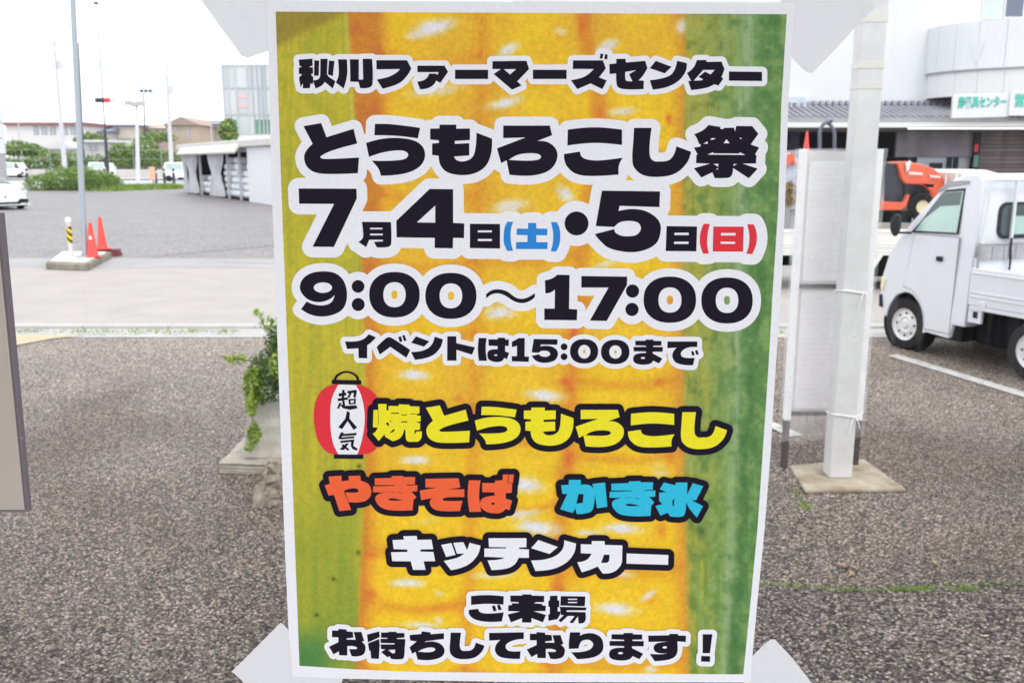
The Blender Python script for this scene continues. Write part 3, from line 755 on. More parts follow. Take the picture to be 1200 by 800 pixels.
R si 526.9 740.7 567.7 771.8
+ 797,95 1147,88 1147,155 1060,165~ 980,200~ 965,240~ 1000,275~ 1115,278 1108,355 1000,352~ 900,330~ 860,280~ 865,220~ 910,165 800,172
R o 617.3 740 662 771.7
V 600 730 9.23
+ 628,95 738,95 735,130 800,108~ 880,108~ 960,150~ 988,230~ 970,310~ 880,365~ 705,385 640,310 760,305~ 850,275~ 878,225~ 850,185~ 810,175~ 750,195~ 720,270 615,275 615,200~
R ma 713.7 741.1 754.6 773.4
V 710 730 8.57
+ 425,122 638,118 638,103 722,105 725,120 805,122 803,185 718,180 718,285~ 690,335~ 620,365~ 490,378 440,305 560,308~ 620,295 560,300~ 500,285~ 480,250~ 495,210~ 550,190~ 635,180 428,185
o 592 240 22 12
+ 972,108 1070,108 1045,298 972,298
+ 958,325 1048,328 1045,385 956,382
"""
def smooth_poly(pts):
    out = []; n = len(pts)
    for i in range(n):
        p0, p1, p2, p3 = pts[i-1], pts[i], pts[(i+1) % n], pts[(i+2) % n]
        a = np.array(p1[:2], float); b = np.array(p2[:2], float)
        out.append(a)
        if not (p1[2] or p2[2]): continue
        q0 = np.array(p0[:2], float); q3 = np.array(p3[:2], float)
        L = np.linalg.norm(b - a)
        def tan(prev, cur, nxt):
            d = nxt - prev; d = d / (np.linalg.norm(d) + 1e-9); return d * L
        m1 = tan(q0, a, b) if p1[2] else None
        m2 = tan(a, b, q3) if p2[2] else None
        if m1 is None: m1 = 1.5 * (b - a) - .5 * m2
        if m2 is None: m2 = 1.5 * (b - a) - .5 * m1
        for t in (.2, .4, .6, .8):
            out.append((2*t**3-3*t**2+1)*a + (t**3-2*t**2+t)*m1 + (-2*t**3+3*t**2)*b + (t**3-t**2)*m2)
    return np.array(out)
def superellipse(cx, cy, rx, ry, n=40, e=2.25):
    r = []
    for k in range(n):
        t = 2*math.pi*k/n; cc, s_ = math.cos(t), math.sin(t)
        r.append((cx + rx*math.copysign(abs(cc)**(2/e), cc), cy + ry*math.copysign(abs(s_)**(2/e), s_)))
    return np.array(r)
lines = []; store = {}; view = (0, 0, 1); curc = 'black'; rec = None
for ln in GLYPHS.strip().splitlines():
    a = ln.split(); k = a[0]
    if k == 'L':
        cur = dict(name=a[1], color=a[2], out=a[3], r=float(a[4]), shapes=[]); lines.append(cur); curc = a[2]; rec = None
    elif k == 'C': curc = a[1]; rec = None
    elif k == 'V': view = (float(a[1]), float(a[2]), float(a[3]))
    elif k == 'G':
        rec = None
        if a[1] != 'x': rec = store.setdefault(a[1], [])
    elif k in '+-':
        pts = [(*[float(q) for q in s.rstrip('~').split(',')], s.endswith('~')) for s in a[1:]]
        p = smooth_poly(pts) / view[2] + np.array(view[:2])
        if k == '+': cur['shapes'].append((curc, p, [])); rec is not None and rec.append(cur['shapes'][-1])
        else: cur['shapes'][-1][2].append(p)
    elif k in 'Oo':
        q = [float(s) for s in a[1:]]
        e_ = 2.25 if min(q[2], q[3]) > 90 and abs(q[2] - q[3]) > 5 else 2.0
        p = superellipse(*q, e=e_) / view[2] + np.array(view[:2])
        if k == 'O': cur['shapes'].append((curc, p, []))
        else: cur['shapes'][-1][2].append(p)
    elif k == 'R':
        rec = None; g = store[a[1]]; x0, y0, x1, y1 = [float(s) for s in a[2:]]
        allp = np.concatenate([s[1] for s in g]); lo = allp.min(0); hi = allp.max(0)
        f = lambda p: (p - lo) / (hi - lo) * np.array([x1-x0, y1-y0]) + np.array([x0, y0])
        for s in g: cur['shapes'].append((curc, f(s[1]), [f(h) for h in s[2]]))
def tri_shape(outer, holes):
    loops = [[Vector((p[0], p[1], 0)) for p in outer]] + [[Vector((p[0], p[1], 0)) for p in h] for h in holes]
    return [p for l in [outer] + list(holes) for p in l], tessellate_polygon(loops)
def shapes_to_mb(shapes, y0):
    mb = MB()
    for i, (o_, h_) in enumerate(shapes):
        pts, tris = tri_shape(o_, h_)
        y = y0 - i * .000004
        mb.add([pl(p[0], p[1], y) for p in pts], [tuple(t) for t in tris])
    return mb
def inside(poly, gx, gy):
    r = np.zeros(gx.shape, bool); n = len(poly)
    for i in range(n):
        x1, y1 = poly[i]; x2, y2 = poly[(i+1) % n]
        if y1 == y2: continue
        c_ = ((gy >= y1) != (gy >= y2)) & (gx < (x2-x1)*(gy-y1)/(y2-y1)+x1); r ^= c_
    return r
def grow(shapes, r, h=.5, hmin=1.5):
    """outline at distance r round the union of the shapes: list of (outer, holes)"""
    ap = np.concatenate([s[0] for s in shapes]); x0, y0 = ap.min(0) - r - 2; x1, y1 = ap.max(0) + r + 2
    gx, gy = np.meshgrid(np.arange(x0, x1, h), np.arange(y0, y1, h)); Fd = np.full(gx.shape, 1e3)
    for o_, hs in shapes:
        for loop in [o_] + list(hs):
            for i in range(len(loop)):
                a = loop[i]; b = loop[(i+1) % len(loop)]
                ix0 = max(0, int((min(a[0], b[0])-r-2-x0)/h)); ix1 = int((max(a[0], b[0])+r+2-x0)/h)+2
                iy0 = max(0, int((min(a[1], b[1])-r-2-y0)/h)); iy1 = int((max(a[1], b[1])+r+2-y0)/h)+2
                sx = gx[iy0:iy1, ix0:ix1]; sy = gy[iy0:iy1, ix0:ix1]; d = b - a; l2 = d@d + 1e-12
                t = np.clip(((sx-a[0])*d[0]+(sy-a[1])*d[1])/l2, 0, 1)
                q = np.hypot(sx-a[0]-t*d[0], sy-a[1]-t*d[1]); Fd[iy0:iy1, ix0:ix1] = np.minimum(Fd[iy0:iy1, ix0:ix1], q)
        bx = o_.min(0); bX = o_.max(0)
        ix0 = int((bx[0]-x0)/h); ix1 = int((bX[0]-x0)/h)+2; iy0 = int((bx[1]-y0)/h); iy1 = int((bX[1]-y0)/h)+2
        sub = inside(o_, gx[iy0:iy1, ix0:ix1], gy[iy0:iy1, ix0:ix1])
        for hh in hs: sub &= ~inside(hh, gx[iy0:iy1, ix0:ix1], gy[iy0:iy1, ix0:ix1])
        Fd[iy0:iy1, ix0:ix1][sub] = 0
    Vv = Fd - r; ins = Vv < 0
    nxt = {}; pos = {}
    def ep(j, i, vert):
        key = (j, i, vert)
        if key not in pos:
            a = Vv[j, i]; b = Vv[j+1, i] if vert else Vv[j, i+1]; t = a/(a-b)
            pos[key] = (gx[j, i] + (0 if vert else t*h), gy[j, i] + (t*h if vert else 0))
        return key
    code = ins[:-1, :-1]*1 + ins[:-1, 1:]*2 + ins[1:, 1:]*4 + ins[1:, :-1]*8
    T = {1: [('L','T')], 2: [('T','R')], 3: [('L','R')], 4: [('R','B')], 5: [('L','T'),('R','B')], 6: [('T','B')], 7: [('L','B')],
         8: [('B','L')], 9: [('B','T')], 10: [('T','R'),('B','L')], 11: [('B','R')], 12: [('R','L')], 13: [('R','T')], 14: [('T','L')]}
    for j, i in zip(*np.nonzero((code > 0) & (code < 15))):
        E = dict(T=(j, i, 0), B=(j+1, i, 0), L=(j, i, 1), R=(j, i+1, 1))
        for a, b in T[int(code[j, i])]: nxt[ep(*E[a])] = ep(*E[b])
    loops = []
    while nxt:
        s = next(iter(nxt)); lp = []
        while s in nxt: lp.append(pos[s]); s = nxt.pop(s)
        if len(lp) > 6:
            keep = [lp[0]]                                  # drop nearly collinear points
            i = 0
            while i < len(lp):
                j = i + 1
                while j + 1 < len(lp) and j - i < 14:
                    A = np.array(lp[i]); B = np.array(lp[j+1]); d = B - A; nn = np.hypot(*d) + 1e-9
                    mid = np.array(lp[i+1:j+1]) - A
                    if np.abs(mid[:, 0]*d[1]-mid[:, 1]*d[0]).max()/nn > .05: break
                    j += 1
                i = j
                if i < len(lp): keep.append(lp[i])
            loops.append(np.array(keep))
    def area(p): return .5*np.sum(p[:, 0]*np.roll(p[:, 1], -1)-np.roll(p[:, 0], -1)*p[:, 1])
    def pin(pt, poly): return bool(inside(poly, np.array([[pt[0]]]), np.array([[pt[1]]]))[0, 0])
    loops.sort(key=lambda p: -abs(area(p))); res = []
    sgn = math.copysign(1, area(loops[0]))
    for p in loops:
        if area(p)*sgn > 0: res.append((p, []))
    for p in loops:
        if area(p)*sgn < 0 and abs(area(p)) > hmin:
            for o_, hs in res:
                if pin(p[0], o_): hs.append(p); break
    return res
for li, L_ in enumerate(lines):
    y = PY - .00022 - li * .00008
    if L_['out'] != 'none':
        g = grow([(s[1], s[2]) for s in L_['shapes']], L_['r'], hmin=14 if L_['out'] == 'black' else 1.5)
        shapes_to_mb(g, y).build('lettering_outline', INK[L_['out']], poster)
    done = []; runs = []
    for s in L_['shapes']:
        if not runs or runs[-1][0] != s[0]: runs.append((s[0], []))
        runs[-1][1].append((s[1], s[2]))
    for cc, sh in runs:
        nm = 'lantern_picture' if L_['name'] == 'lantern' and cc != 'black' else 'lettering'
        shapes_to_mb(sh, y - .00004 - len(done)*.000015 - (.00001 if cc == 'black' and L_['name'] == 'lantern' else 0)).build(nm, INK[cc], poster)
        done.append(cc)

# ------------------------------------------------------------------ tape
def tape_mat(seethru):
    m = bpy.data.materials.new('cloth_tape'); m.use_nodes = True; t = m.node_tree; N = t.nodes; L = t.links; N.clear()
    out = N.new('ShaderNodeOutputMaterial'); g = N.new('ShaderNodeTexCoord')
    df = N.new('ShaderNodeBsdfPrincipled'); df.inputs['Base Color'].default_value = (.84, .84, .86, 1); df.inputs['Roughness'].default_value = .25
    tl = N.new('ShaderNodeBsdfTranslucent'); tl.inputs[0].default_value = (.9, .9, .9, 1)
    tr = N.new('ShaderNodeBsdfTransparent')
    mp = N.new('ShaderNodeMapping'); mp.inputs['Rotation'].default_value = (0, math.radians(45), 0); mp.inputs['Scale'].default_value = (520, 1, 520)
    L.new(g.outputs['Object'], mp.inputs[0]); ck = N.new('ShaderNodeTexChecker'); ck.inputs['Scale'].default_value = 1.0; L.new(mp.outputs[0], ck.inputs[0])
    n = N.new('ShaderNodeTexNoise'); n.inputs['Scale'].default_value = 45; L.new(g.outputs['Object'], n.inputs['Vector'])
    bp = N.new('ShaderNodeBump'); mc = N.new('ShaderNodeMapRange'); mc.inputs[3].default_value = .865; mc.inputs[4].default_value = .905; L.new(ck.outputs['Fac'], mc.inputs[0]); L.new(mc.outputs[0], tl.inputs[0])
    bp.inputs['Strength'].default_value = .25; bp.inputs['Distance'].default_value = .001; L.new(ck.outputs['Fac'], bp.inputs['Height'])
    b2 = N.new('ShaderNodeBump'); b2.inputs['Strength'].default_value = .8; b2.inputs['Distance'].default_value = .006; L.new(n.outputs['Fac'], b2.inputs['Height']); L.new(bp.outputs[0], b2.inputs['Normal'])
    L.new(b2.outputs[0], df.inputs['Normal'])
    a = N.new('ShaderNodeMixShader'); a.inputs[0].default_value = .62; L.new(df.outputs[0], a.inputs[1]); L.new(tl.outputs[0], a.inputs[2])
    b = N.new('ShaderNodeMixShader'); b.inputs[0].default_value = seethru; L.new(a.outputs[0], b.inputs[1]); L.new(tr.outputs[0], b.inputs[2])
    L.new(b.outputs[0], out.inputs[0]); return m
m_tape = tape_mat(.12); m_tape2 = tape_mat(.5)
TY = PY - .0022
def tape(poly, label, y=TY, m=m_tape):
    mb = MB().prism([at(px, py, y) for px, py in poly], 'y', y - .0001, y + .0001)
    return tag(mb.build('tape', m), label, 'tape', 'tape strips at the poster corners')
GRY = GY - .0006
tape([(222, -22), (235, 0), (256, 29), (283, 66), (291, 68), (330, 55), (330, -25)], 'white tape strip at the top left corner of the poster', y=GRY)
tape([(915, -10), (915, 55), (926, 66), (944, 84), (952, 86), (975, 62), (1010, 24), (1026, 8), (1012, -12), (980, -30)], 'white woven tape strip at the top right corner of the poster', y=GRY)
tape([(271.5, 786), (290, 768), (329, 729), (333, 732), (338, 738), (344, 780), (402, 794), (396, 812), (290, 812), (284, 797)], 'white tape strip at the bottom left corner of the poster', y=GRY)
tape([(872, 772), (882, 768), (893, 757), (903, 749), (908, 748.5), (930, 772), (953, 802), (950, 815), (872, 815)], 'white curled tape strip at the bottom right corner of the poster', y=GRY)

# beige notice panel beside the window, cropped by the left edge of the picture
pn = thing('beige_signboard', (0, 0, 0), 0, 'beige board with thin brown edge hanging left of the poster', 'board')
NYp = .80
A = [at(-80, 250, NYp), at(1, 249.5, NYp), at(33.5, 599.5, NYp), at(-80, 600, NYp)]
MB().prism(A, 'y', NYp, NYp + .006).build('edge', mat('brown_edge', (.16, .13, .15), .5), pn)
B = [at(-80, 253, NYp), at(-4, 252.5, NYp), at(29.5, 596, NYp), at(-80, 596.5, NYp)]
MB().prism(B, 'y', NYp - .0015, NYp - .0003).build('board', mat('beige_board', (.44, .39, .33), .5, noise=.04, nscale=12), pn)

# ================================================================== NOTICE BOARD POST
m_wp = mat('white_painted_steel', (.655, .66, .65), .45, nscale=7, col2=(.57, .57, .555))
m_brn = mat('dark_stained_wood', (.07, .05, .045), .7, noise=.3, nscale=30)
pb = thing('concrete_footing', (0, 0, 0), 0, 'muddy flat concrete footing around the white post', 'footing')
quad = [ground(925, 549), ground(1012, 541), ground(1062, 577), ground(944, 579)]
MB().prism(quad, 'z', 0, .025).build('slab', mat('muddy_concrete', (.42, .37, .29), .9, nscale=5, col2=(.20, .145, .09), bump=.4, bscale=40), pb, bevel=.01)
py_ = ground(985, 560, .025)[1]; xl = at(972, 559, py_)[0]; xr = at(998.4, 559, py_)[0]
post = thing('white_post', ((xl+xr)/2, py_+.06, .025), 0, 'tall square white steel post on the concrete footing', 'post')
hw = (xr-xl)/2
MB().box(-hw, hw, -.06, .06, 0, 3.4).build('shaft', m_wp, post, bevel=.006)
for (pa, pb_) in ((14, 26), (72, 80), (97, 104)):
    za, zb2 = at(1020, pb_, py_)[1]-.025, at(1020, pa, py_)[1]-.025
    MB().box(-hw-.002, hw+.002, -.062, .062, za, zb2).build('pale_band', mat('pale_yellow_band', (.64,.64,.575), .35), post)  # pale yellowish bands round the upper post
m_str = mat('white_string', (.8, .8, .8), .7)
for zpx, dz in ((342, 0), (487, 0)):
    zz = at(990, zpx, py_)[1] - .025; r_ = []
    for q in range(25):
        t = 2*math.pi*q/24; r_.append((max(-hw-.004, min(hw+.004, 1.5*hw*math.cos(t))), max(-.064, min(.064, .1*math.sin(t))), zz+.008*math.sin(t*2)))
    MB().tube(r_, .004, 6).build('string', m_str, post)
    for sx, ln in ((-.03, .10), (.035, .075), (.05, -.03)):
        MB().tube([(hw*.75, -.068, zz), (hw*.75+sx*.6, -.08, zz-ln*.4), (hw*.75+sx, -.075, zz-ln)], .003, 5).build('string_end', m_str, post)

BY = 5.42
bd = thing('notice_board', (0, BY, 0), 0, 'white notice board wrapped in clear plastic behind the white post', 'notice board')
def lx(px, py, y=BY): return at(px, py, y)
x0t, zt = lx(938, 175); x1t, _ = lx(1034, 175); _, zb = lx(930, 497)
m_bw = mat('board_white', (.86, .86, .85), .6, noise=.03)
legw = .036
for xx in (x0t, x1t - legw):
    MB().box(xx, xx+legw, -.02, .02, 0, zb+.03).build('leg', m_brn, bd, bevel=.003)
    MB().box(xx-.002, xx+legw+.002, -.022, .022, zb+.031, zt).build('upright', m_bw, bd, bevel=.003)
MB().box(x0t+legw+.003, x1t-legw-.003, .004, .016, zb+.07, zt-.01).build('backboard', mat('board_face', (.7, .68, .66), .6, noise=.05, nscale=8), bd)
zm = lx(960, 335)[1]; zl = lx(960, 484)[1]
for z_ in (zm, zl): MB().box(x0t+legw+.004, x1t-legw-.004, -.014, .003, z_-.012, z_+.012).build('rail', m_brn, bd)
def faint(name, z0_, z1_, col, seed):
    p_ = MB().box(x0t+.06, x1t-.06, 0, .003, z0_, z1_).build(name, mat(name+'_paper', col, .6), bd)
    r = random.Random(seed); mb = MB(); z = z1_ - .05
    while z > z0_ + .04:
        x = x0t + .08
        while x < x1t - .12:
            l = r.uniform(.02, .06); mb.add([(x, -.001, z), (x+l, -.001, z), (x+l, -.001, z+.012), (x, -.001, z+.012)], [(0,1,2,3)]); x += l + r.uniform(.01, .03)
        z -= .032
    mb.build('print_rows', mat('faded_print', (.82, .80, .80), .7), p_, kind='stuff')
faint('timetable_sheet', zm+.03, zt-.07, (.86, .85, .84), 3)
faint('list_sheet', zl+.03, zm-.03, (.87, .85, .85), 5)
def plastic():
    m = bpy.data.materials.new('clear_plastic'); m.use_nodes = True; t = m.node_tree; N = t.nodes; L = t.links; N.clear()
    out = N.new('ShaderNodeOutputMaterial'); tr = N.new('ShaderNodeBsdfTransparent')
    df = N.new('ShaderNodeBsdfPrincipled'); df.inputs['Base Color'].default_value = (.85, .86, .88, 1); df.inputs['Roughness'].default_value = .15
    g = N.new('ShaderNodeTexCoord'); n = N.new('ShaderNodeTexNoise'); n.inputs['Scale'].default_value = 7; n.inputs['Detail'].default_value = 5; L.new(g.outputs['Object'], n.inputs['Vector'])
    bp = N.new('ShaderNodeBump'); bp.inputs['Strength'].default_value = .35; bp.inputs['Distance'].default_value = .02; L.new(n.outputs['Fac'], bp.inputs['Height']); L.new(bp.outputs[0], df.inputs['Normal'])
    r = N.new('ShaderNodeMapRange'); r.inputs[1].default_value = .35; r.inputs[2].default_value = .7; r.inputs[3].default_value = .08; r.inputs[4].default_value = .3; L.new(n.outputs['Fac'], r.inputs[0])
    m_ = N.new('ShaderNodeMixShader'); L.new(r.outputs[0], m_.inputs[0]); L.new(tr.outputs[0], m_.inputs[1]); L.new(df.outputs[0], m_.inputs[2]); L.new(m_.outputs[0], out.inputs[0]); return m
mb = MB(); n_ = 14; zbag = lx(930, 512)[1]; r = random.Random(2); vs = []
ringp = [(x0t-.015, -.04), (x1t+.012, -.04), (x1t+.012, .04), (x0t-.015, .04)]
for j in range(n_):
    z = zbag + (zt+.004-zbag)*j/(n_-1)
    for (x, y) in ringp: vs.append((x + r.uniform(-.006, .006), y + r.uniform(-.006, .006), z + (r.uniform(-.02, .02) if j == 0 else 0)))
fs = [(j*4+k, j*4+(k+1) % 4, (j+1)*4+(k+1) % 4, (j+1)*4+k) for j in range(n_-1) for k in range(4)] + [(n_*4-4, n_*4-3, n_*4-2, n_*4-1)]
mb.add(vs, fs).build('plastic_cover', plastic(), bd, smooth=True)

# ================================================================== PLANTER, SHRUB AND STONES BESIDE THE POSTER
m_rock = mat('rough_stone', (.34, .29, .22), .95, nscale=22, col2=(.10, .085, .065), bump=.8, bscale=50)
def rough_block(name, x0, x1, y0, y1, z0, z1, m, parent, taper=0, seed=1, amp=.01, n=6):
    import bmesh
    b = bmesh.new(); bmesh.ops.create_cube(b, size=1); bmesh.ops.subdivide_edges(b, edges=b.edges[:], cuts=n, use_grid_fill=True)
    r = random.Random(seed)
    for v in b.verts:
        t = v.co.z + .5; k = 1 - taper * t
        v.co.x = (x0+x1)/2 + v.co.x*(x1-x0)*k + r.uniform(-amp, amp); v.co.y = (y0+y1)/2 + v.co.y*(y1-y0)*k + r.uniform(-amp, amp); v.co.z = z0 + t*(z1-z0) + r.uniform(-amp, amp)*.7
    me = bpy.data.meshes.new(name); b.to_mesh(me); b.free(); me.materials.append(m)
    o = bpy.data.objects.new(name, me); COL.objects.link(o); o.parent = parent; return o
gx, gy = ground(320, 556)
plt = thing('concrete_planter', (gx, gy+.25, 0), 0, 'tapered grey concrete block planter standing behind the poster edge', 'planter')
xa = at(257, 557, gy)[0]-gx; xb = at(292, 540, gy+.25)[0]-gx
rough_block('slab', xa, .55, -.24, .3, 0, .07, mat('planter_slab', (.46, .43, .36), .9, nscale=6, col2=(.26, .235, .19), bump=.4, bscale=60), plt, 0, 1, .006)
rough_block('block', xb+.01, .5, -.14, .26, .075, .43, mat('planter_concrete', (.60, .575, .51), .9, nscale=7, col2=(.42, .395, .34), bump=.4, bscale=70), plt, .12, 2, .004)
sx_, sy_ = ground(318, 585)
stn = thing('stone', (sx_, sy_, 0), .3, 'rough angular rock leaning beside the concrete planter', 'rock')
rough_block('rock_body', -.10, .3, -.1, .14, 0, .22, m_rock, stn, .55, 4, .022, 4)
m_leaf = leaf_mat('shrub_leaf', (.04, .09, .02), (.14, .27, .04), (.30, .12, .08), .35)
m_leafy = leaf_mat('young_leaf', (.20, .34, .04), (.42, .52, .09), None, .45)
sh = thing('planter_shrub', (gx-.02, gy+.2, .46), 0, 'leafy green shrub spilling over the concrete planter', 'shrub')
foliage('foliage', m_leaf, sh, [(.10, 0, .17, .24, .2, .17), (.15, 0, .32, .2, .17, .17), (-.03, -.08, .08, .09, .12, .12), (.2, 0, .25, .2, .2, .3)], 6500, .017, 3)
foliage('young_shoots', m_leafy, sh, [(.17, -.05, .47, .13, .1, .09), (-.09, -.14, .10, .06, .06, .12), (-.10, -.17, -.02, .035, .05, .07), (-.09, -.18, -.2, .04, .03, .07), (.1, -.14, .2, .1, .05, .1)], 1300, .024, 5)
mb = MB(); m_stem = mat('stem', (.12, .08, .05), .8)
for (a, b, c) in (((.1,0,.0),(.05,-.05,.28),(-.05,-.08,.54)), ((.1,0,.1),(-.05,-.05,.22),(-.3,-.1,.27)), ((.05,0,.1),(-.1,-.1,0),(-.13,-.12,-.28)), ((.15,0,.1),(.16,-.02,.5),(.12,-.05,.7))):
    mb.tube([a, b, c], .008, 5, .002)
mb.build('stems', m_stem, sh)
foliage('twig_leaves', m_leafy, sh, [(.0, -.07, .47, .05, .02, .05), (-.2, -.09, .25, .09, .03, .03), (-.05, -.09, .53, .03, .02, .03), (-.14, -.12, -.3, .03, .03, .03)], 110, .022, 6)

# ================================================================== TRUCKS
m_paintA = mat('truck_white_paint', (.66, .68, .715), .25, noise=.02, nscale=3, coat=.6)
m_paintB = mat('truck_cream_paint', (.74, .73, .68), .3, noise=.03, nscale=3, coat=.4)
m_tyre = mat('tyre_rubber', (.022, .021, .021), .85, spec=.12, noise=.2, nscale=30)
m_dark = mat('black_chassis', (.004, .004, .005), .8, spec=.06, noise=.3, nscale=8)
m_trim = mat('black_trim', (.012, .013, .018), .45, spec=.25)
m_rim = mat('steel_rim', (.68, .68, .68), .4, .1)
m_glassg = mat('green_tinted_glass', (.40, .56, .50), .08, spec=.8, noise=.12, nscale=1.5)
m_glassd = mat('dark_tinted_glass', (.07, .10, .10), .06, spec=.8)
m_grey = mat('grey_panel', (.33, .33, .34), .6, noise=.2, nscale=6)
m_red = mat('red_lens', (.75, .02, .03), .2)
m_amb = mat('amber_lens', (.8, .3, .02), .2)
def arc(cx, cz, r, a0, a1, n): return [(cx+r*math.cos(math.radians(a0+(a1-a0)*i/n)), cz+r*math.sin(math.radians(a0+(a1-a0)*i/n))) for i in range(n+1)]
def wheel(parent, x, y, sgn):
    w_ = thing('wheel', (x, y, .265), 0, None, None); w_.parent = parent
    MB().lathe([(.165,-.07),(.2,-.073),(.245,-.07),(.262,-.05),(.266,0),(.262,.05),(.245,.07),(.2,.073),(.165,.07)], 36, ax='y').build('tyre', m_tyre, w_, smooth=True)
    s = sgn
    MB().lathe([(.168,.07*s),(.172,.064*s),(.158,.058*s),(.148,.045*s),(.12,.042*s),(.08,.060*s),(.06,.050*s),(.042,.055*s),(.036,.072*s),(.0,.074*s)], 36, ax='y').build('rim', m_rim, w_, smooth=True)
    for q in range(8):
        a = 2*math.pi*q/8; cx, cz = .115*math.cos(a), .115*math.sin(a)
        MB().lathe([(.0,.053*s),(.013,.053*s)], 8, c=(cx, 0, cz), ax='y').build('rim_hole', m_dark, w_)
    return w_
def kei_truck(origin, rz, k, paint, label, side, ext=0):
    """side: +1 left flank in view, -1 right flank in view"""
    t = thing('pickup_truck', (*origin, 0), rz, label, 'truck')
    W = .70
    prof = [(.42,.34),(.47,.55),(.455,.74),(.37,.95),(.16,1.2),(-.02,1.36),(-.36,1.64),(-.50,1.72),(-.68,1.775),(-.90,1.785),(-.97,1.74),(-.985,1.6),(-.985,.36),(-.80,.36),(-.76,.22),(-.40,.235)]
    prof += list(reversed(arc(0, .27, .325, 5, 190, 12)))[0:]
    prof = [(x*k, z) for x, z in prof]
    n = len(prof); vs = []; ysec = [(-W, 0), (-W+.03, .012), (W-.03, .012), (W, 0)]
    for (y, d) in ysec:
        for (x, z) in prof:
            f = 1 - .09*max(0, z-1.05)/.7; gz = z + (d if z > 1.6 else 0)
            vs.append((x + (d*.8 if x > .2*k else 0), y*f, gz))
    fs = []
    for j in range(3):
        for i in range(n): fs.append((j*n+i, j*n+(i+1) % n, (j+1)*n+(i+1) % n, (j+1)*n+i))
    tr = tessellate_polygon([[Vector((x, z, 0)) for x, z in prof]])
    fs += [tuple(q) for q in tr] + [tuple(3*n+i for i in q) for q in tr]
    MB().add(vs, fs).build('cab', paint, t, smooth=True, bevel=.012)
    # wheel wells
    for s in (1, -1): MB().lathe([(.3, s*(W-.15)), (.3, s*(W-.02))], 24, c=(0, 0, .27), ax='y').build('wheel_arch', m_dark, t)
    MB().box(-.9*k, .34*k, -W+.04, W-.04, .2, .5).build('underbody', m_dark, t)
    for s in (1, -1):
        def flank(poly, name, m, off, lab=None):
            mb = MB(); P = []
            for (x, z) in poly:
                f = 1 - .09*max(0, z-1.05)/.7; P.append((x*k, z, W*f))
            q = tessellate_polygon([[Vector((p[0], p[1], 0)) for p in P]])
            for o1 in (off, ):
                mb.add([(p[0], s*(p[2]+o1), p[1]) for p in P] + [(p[0], s*(p[2]-.004), p[1]) for p in P],
                       [tuple(a) for a in q] + [(i, (i+1) % len(P), len(P)+(i+1) % len(P), len(P)+i) for i in range(len(P))])
            return mb.build(name, m, parent_, label=lab)
        parent_ = t
        # door seam: even grey strip showing round the door
        flank([(-.035,1.20),(-.77,1.20),(-.77,.26),(-.35,.26),(-.335,.39),(-.235,.54),(-.08,.63),(.06,.65)], 'door_gap', mat('door_gap_grey', (.30,.31,.33), .8), .0035)
        dr = flank([(-.045,1.19),(-.76,1.19),(-.76,.27),(-.36,.27),(-.345,.4),(-.24,.55),(-.08,.64),(.05,.66)], 'door', paint, .006)
        parent_ = dr
        flank([(-.55,.955),(-.47,.955),(-.47,1.0),(-.55,1.0)], 'handle', m_trim, .022)
        parent_ = t
        wn = flank([(.03,1.205),(-.10,1.31),(-.385,1.60),(-.44,1.635),(-.74,1.66),(-.735,1.225)], 'window_frame', m_trim, .003)
        parent_ = wn
        flank([(-.045,1.225),(-.15,1.335),(-.40,1.595),(-.45,1.615),(-.715,1.635),(-.71,1.24)], 'side_window', m_glassg, .007)
        flank([(-.16,1.345),(-.40,1.59),(-.45,1.61),(-.70,1.63),(-.695,1.50),(-.40,1.48)], 'window_upper', m_glassd, .009, 'dark upper part of the side window')
        parent_ = t
        flank([(-.47,1.72),(-.30,1.61),(-.36,1.62),(-.47,1.67),(-.78,1.70),(-.78,1.73)], 'rain_visor', m_grey, .014)
        flank([(.38,.70),(.455,.72),(.46,.60),(.42,.57)], 'headlight', mat('headlight_lens', (.75, .72, .5), .1), .012)
        flank([(.43,.53),(.47,.53),(.46,.40),(.40,.40)], 'bumper_corner', m_trim, .014)
        mr = MB().tube([(.02*k, s*W*.99, 1.2), (.1*k, s*(W+.1), 1.2)], .012, 6).build('mirror_arm', m_trim, t)
        MB().lathe([(0,-.015),(.055,-.012),(.07,0),(.055,.02),(0,.03)], 16, ax='x').build('mirror', m_trim, mr, smooth=True)
        mm = mr.children[0]; mm.location = (.11*k, s*(W+.13), 1.28); mm.scale = (1.2, 1, 1.7)
    # windscreen
    MB().add([(.155*k, -W*.9, 1.225), (.155*k, W*.9, 1.225), (-.37*k, W*.86, 1.66), (-.37*k, -W*.86, 1.66)], [(0,1,2,3)]).build('windscreen', m_glassd, t)
    MB().box(.445*k, .485*k, -W*.92, W*.92, .33, .50).build('front_bumper', m_trim if side < 0 else paint, t, bevel=.01)
    # rear window of the cab
    xr_ = -.985*k
    def rrect(hw_, z0, z1, r_):
        return [p for p in arc(hw_-r_, z1-r_, r_, 0, 90, 5) + arc(-hw_+r_, z1-r_, r_, 90, 180, 5) + arc(-hw_+r_, z0+r_, r_, 180, 270, 5) + arc(hw_-r_, z0+r_, r_, 270, 360, 5)]
    wf = MB().prism(rrect(.42, 1.19, 1.53, .09), 'x', xr_-.012, xr_-.0).build('rear_window_seal', m_trim, t)
    MB().prism(rrect(.385, 1.215, 1.505, .07), 'x', xr_-.016, xr_-.0125).build('rear_window', m_glassd, wf)
    MB().box(xr_-.0185, xr_-.0165, -.30, .25, 1.23, 1.40).build('painted_bright_area', m_glassg, wf, label='pale panel painted for brightness seen through the cab')  # pale green panel standing in for brightness seen through the cab
    for s in (-.5, -.25, .25, .5): MB().box(xr_-.010, xr_, s-.012, s+.012, .95, 1.15).build('pressed_rib', paint, t, bevel=.003)
